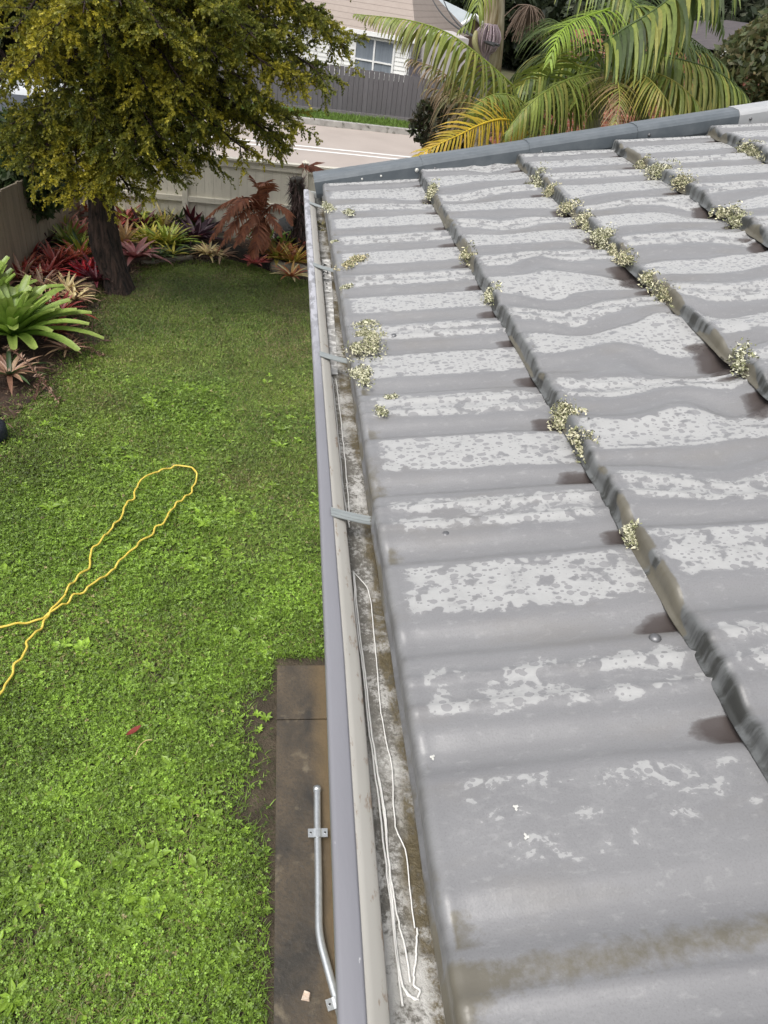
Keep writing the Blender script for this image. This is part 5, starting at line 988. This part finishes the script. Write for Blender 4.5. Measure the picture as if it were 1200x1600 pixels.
for xw in (-1.3, 1.35):
    for sy in (-.80, .80):
        m = MB(); m.tube([[cx+xw, cy+sy-.1, GZ+.31], [cx+xw, cy+sy+.1, GZ+.31]], .31, 20); wq = m.build('wheel', M_tyre, car); m = MB(); m.tube([[cx+xw, cy+sy-.115*np.sign(-sy)*-1-.0, GZ+.31], [cx+xw, cy+sy+.108*np.sign(sy), GZ+.31]], .19, 14); m.build('rim', M_galv, wq)
# background trees and bushes
def blob_tree(name, c, rx, ry, rz, n, cols, lab, leaf=.09, th=None, trunk_=True, cat='tree', gap=.42, seed=1):
    c = np.asarray(c, float); t = empty(name, (c[0], c[1], GZ), lab, cat, 'trees and bushes beyond')
    d = nrm(RNG.normal(size=(n, 3))); r = rnd(.35, 1, n)**.5*(1+.5*(vnoise(d[:, 0]*2.2+9, d[:, 1]*2.2+d[:, 2]*2+9, seed)-.5)); p = c+d*np.array([rx, ry, rz])*r[:, None]
    ok = fbm(p[:, 0]*1.6/max(rx, .1)*1.5+seed*3, (p[:, 2]+p[:, 1]*.6)*1.6/max(rz, .1)*1.5, seed) > gap; p = p[ok]; n = len(p); ok2 = p[:, 2] > GZ+.05; p = p[ok2]; n = len(p)
    a = nrm(RNG.normal(size=(n, 3))); e = nrm(np.cross(a, RNG.normal(size=(n, 3)))); L = leaf*rnd(.5, 1.4, n)[:, None]; g = vnoise(p[:, 0]*3, p[:, 2]*3+p[:, 1], seed+4)
    C = np.array(cols)[RNG.integers(0, len(cols), n)]*(.5+g[:, None])*rnd(.7, 1.3, n)[:, None]; q = np.arange(n)*4; m = MB()
    m.add(np.stack([p-a*L, p+e*L*.4, p+a*L, p-e*L*.4], 1).reshape(-1, 3), np.stack([q, q+1, q+2, q+3], -1), np.repeat(C, 4, 0)); m.build('crown', M_need, t)
    if trunk_:
        m = MB(); b = np.array([c[0], c[1], GZ-.05]); m.tube(smooth([b, b*.5+c*.5+[.1*rx, 0, 0], c+[0, 0, rz*.4]], 10), np.linspace(.06*rx+.05, .02*rx+.02, 10), 8); 
        for q in range(6):
            a_ = q*1.05; m.tube(smooth([c-[0, 0, rz*.5], c+np.array([math.cos(a_)*rx*.35, math.sin(a_)*ry*.35, -rz*.1]), c+np.array([math.cos(a_)*rx*.7, math.sin(a_)*ry*.7, rz*.3])], 8), np.linspace(.025*rx+.02, .01, 8), 5)
        m.build('trunk', M_bark, t)
    return t
OL = [(.085, .105, .04), (.11, .115, .045), (.07, .09, .035)]; DK = [(.035, .05, .025), (.05, .065, .03), (.028, .04, .02)]; GY_ = [(.12, .135, .085), (.15, .16, .11), (.09, .105, .06)]; BRG = [(.10, .095, .04), (.14, .12, .05)]
blob_tree('olive_bush', W(1195, 140, Y=9.5), .75, .9, .85, 16000, OL+BRG, 'dull olive feathery bush at the right edge beyond the verge', .05, cat='bush', gap=.30, seed=2)
blob_tree('grey_tree', W(1075, 45, Y=24), 3.2, 2.5, 2.6, 24000, GY_+DK, 'hazy grey-green tree behind the hanging palm leaflets', .14, gap=.34, seed=3)
blob_tree('dark_tree', W(1185, 20, Y=30), 3.0, 3, 1.9, 22000, DK+OL, 'dark green tree at the top right corner', .15, gap=.36, seed=5)
blob_tree('dark_tree', W(1010, 10, Y=36), 4.5, 3, 3.6, 24000, DK, 'dark tree directly behind the middle palm', .2, gap=.33, seed=7)
blob_tree('dark_tree', W(850, -10, Y=46), 6, 4, 4.4, 24000, DK, 'very dark tree behind the mauve palm flower', .25, gap=.30, seed=8)
blob_tree('dark_tree', W(720, -40, Y=60), 7, 4, 4.2, 18000, DK+OL, 'dark tree rising behind the blue-grey roof', .32, gap=.32, seed=9)
blob_tree('leafy_bush', W(8, 262, Y=10.9), .75, .6, .62, 9000, [(.05, .085, .03), (.07, .11, .04), (.09, .12, .05)], 'dark green bush behind the left paling fence', .07, cat='bush', gap=.30, seed=11)
blob_tree('street_tree', W(60, 60, Y=28), 5, 3, 4, 20000, DK+OL, 'dark street tree across the road behind the conifer', .2, gap=.30, seed=12)
blob_tree('street_tree', W(210, 20, Y=32), 5, 3, 4, 20000, OL+DK, 'olive street tree behind the right half of the conifer', .2, gap=.32, seed=13)
blob_tree('far_tree', W(1150, 40, Y=70), 9, 5, 4.2, 18000, GY_+DK, 'far grey-green tree row on the right horizon', .4, gap=.25, seed=14, trunk_=False)
blob_tree('low_shrub', W(705, 195, Y=9.6), .42, .4, .40, 3500, [(.05, .05, .03), (.08, .065, .04), (.04, .05, .02)], 'dark twiggy shrub under the brown palm frond', .05, cat='bush', gap=.35, seed=15)
k = NT('wire_mat', .6); k.base((.02, .02, .02)); M_wire = k.m
for q, (a, b, c, d) in enumerate(((672, -6, 694, 30), (690, -6, 706, 30))):
    A_ = W(a, b, Y=20); B_ = W(c, d, Y=14); D_ = B_-A_; m = MB(); t = np.linspace(-1.2, 2.2, 30)[:, None]; P = A_+D_*t+np.array([0, 0, .12])*(t-.5)**2; m.tube(P, .011, 5); tag(m.build('power_line', M_wire), ['left of two dark power lines crossing the blue-grey roof', 'right of two dark power lines crossing the blue-grey roof'][q], 'power line', 'power lines')
#@@BODY5
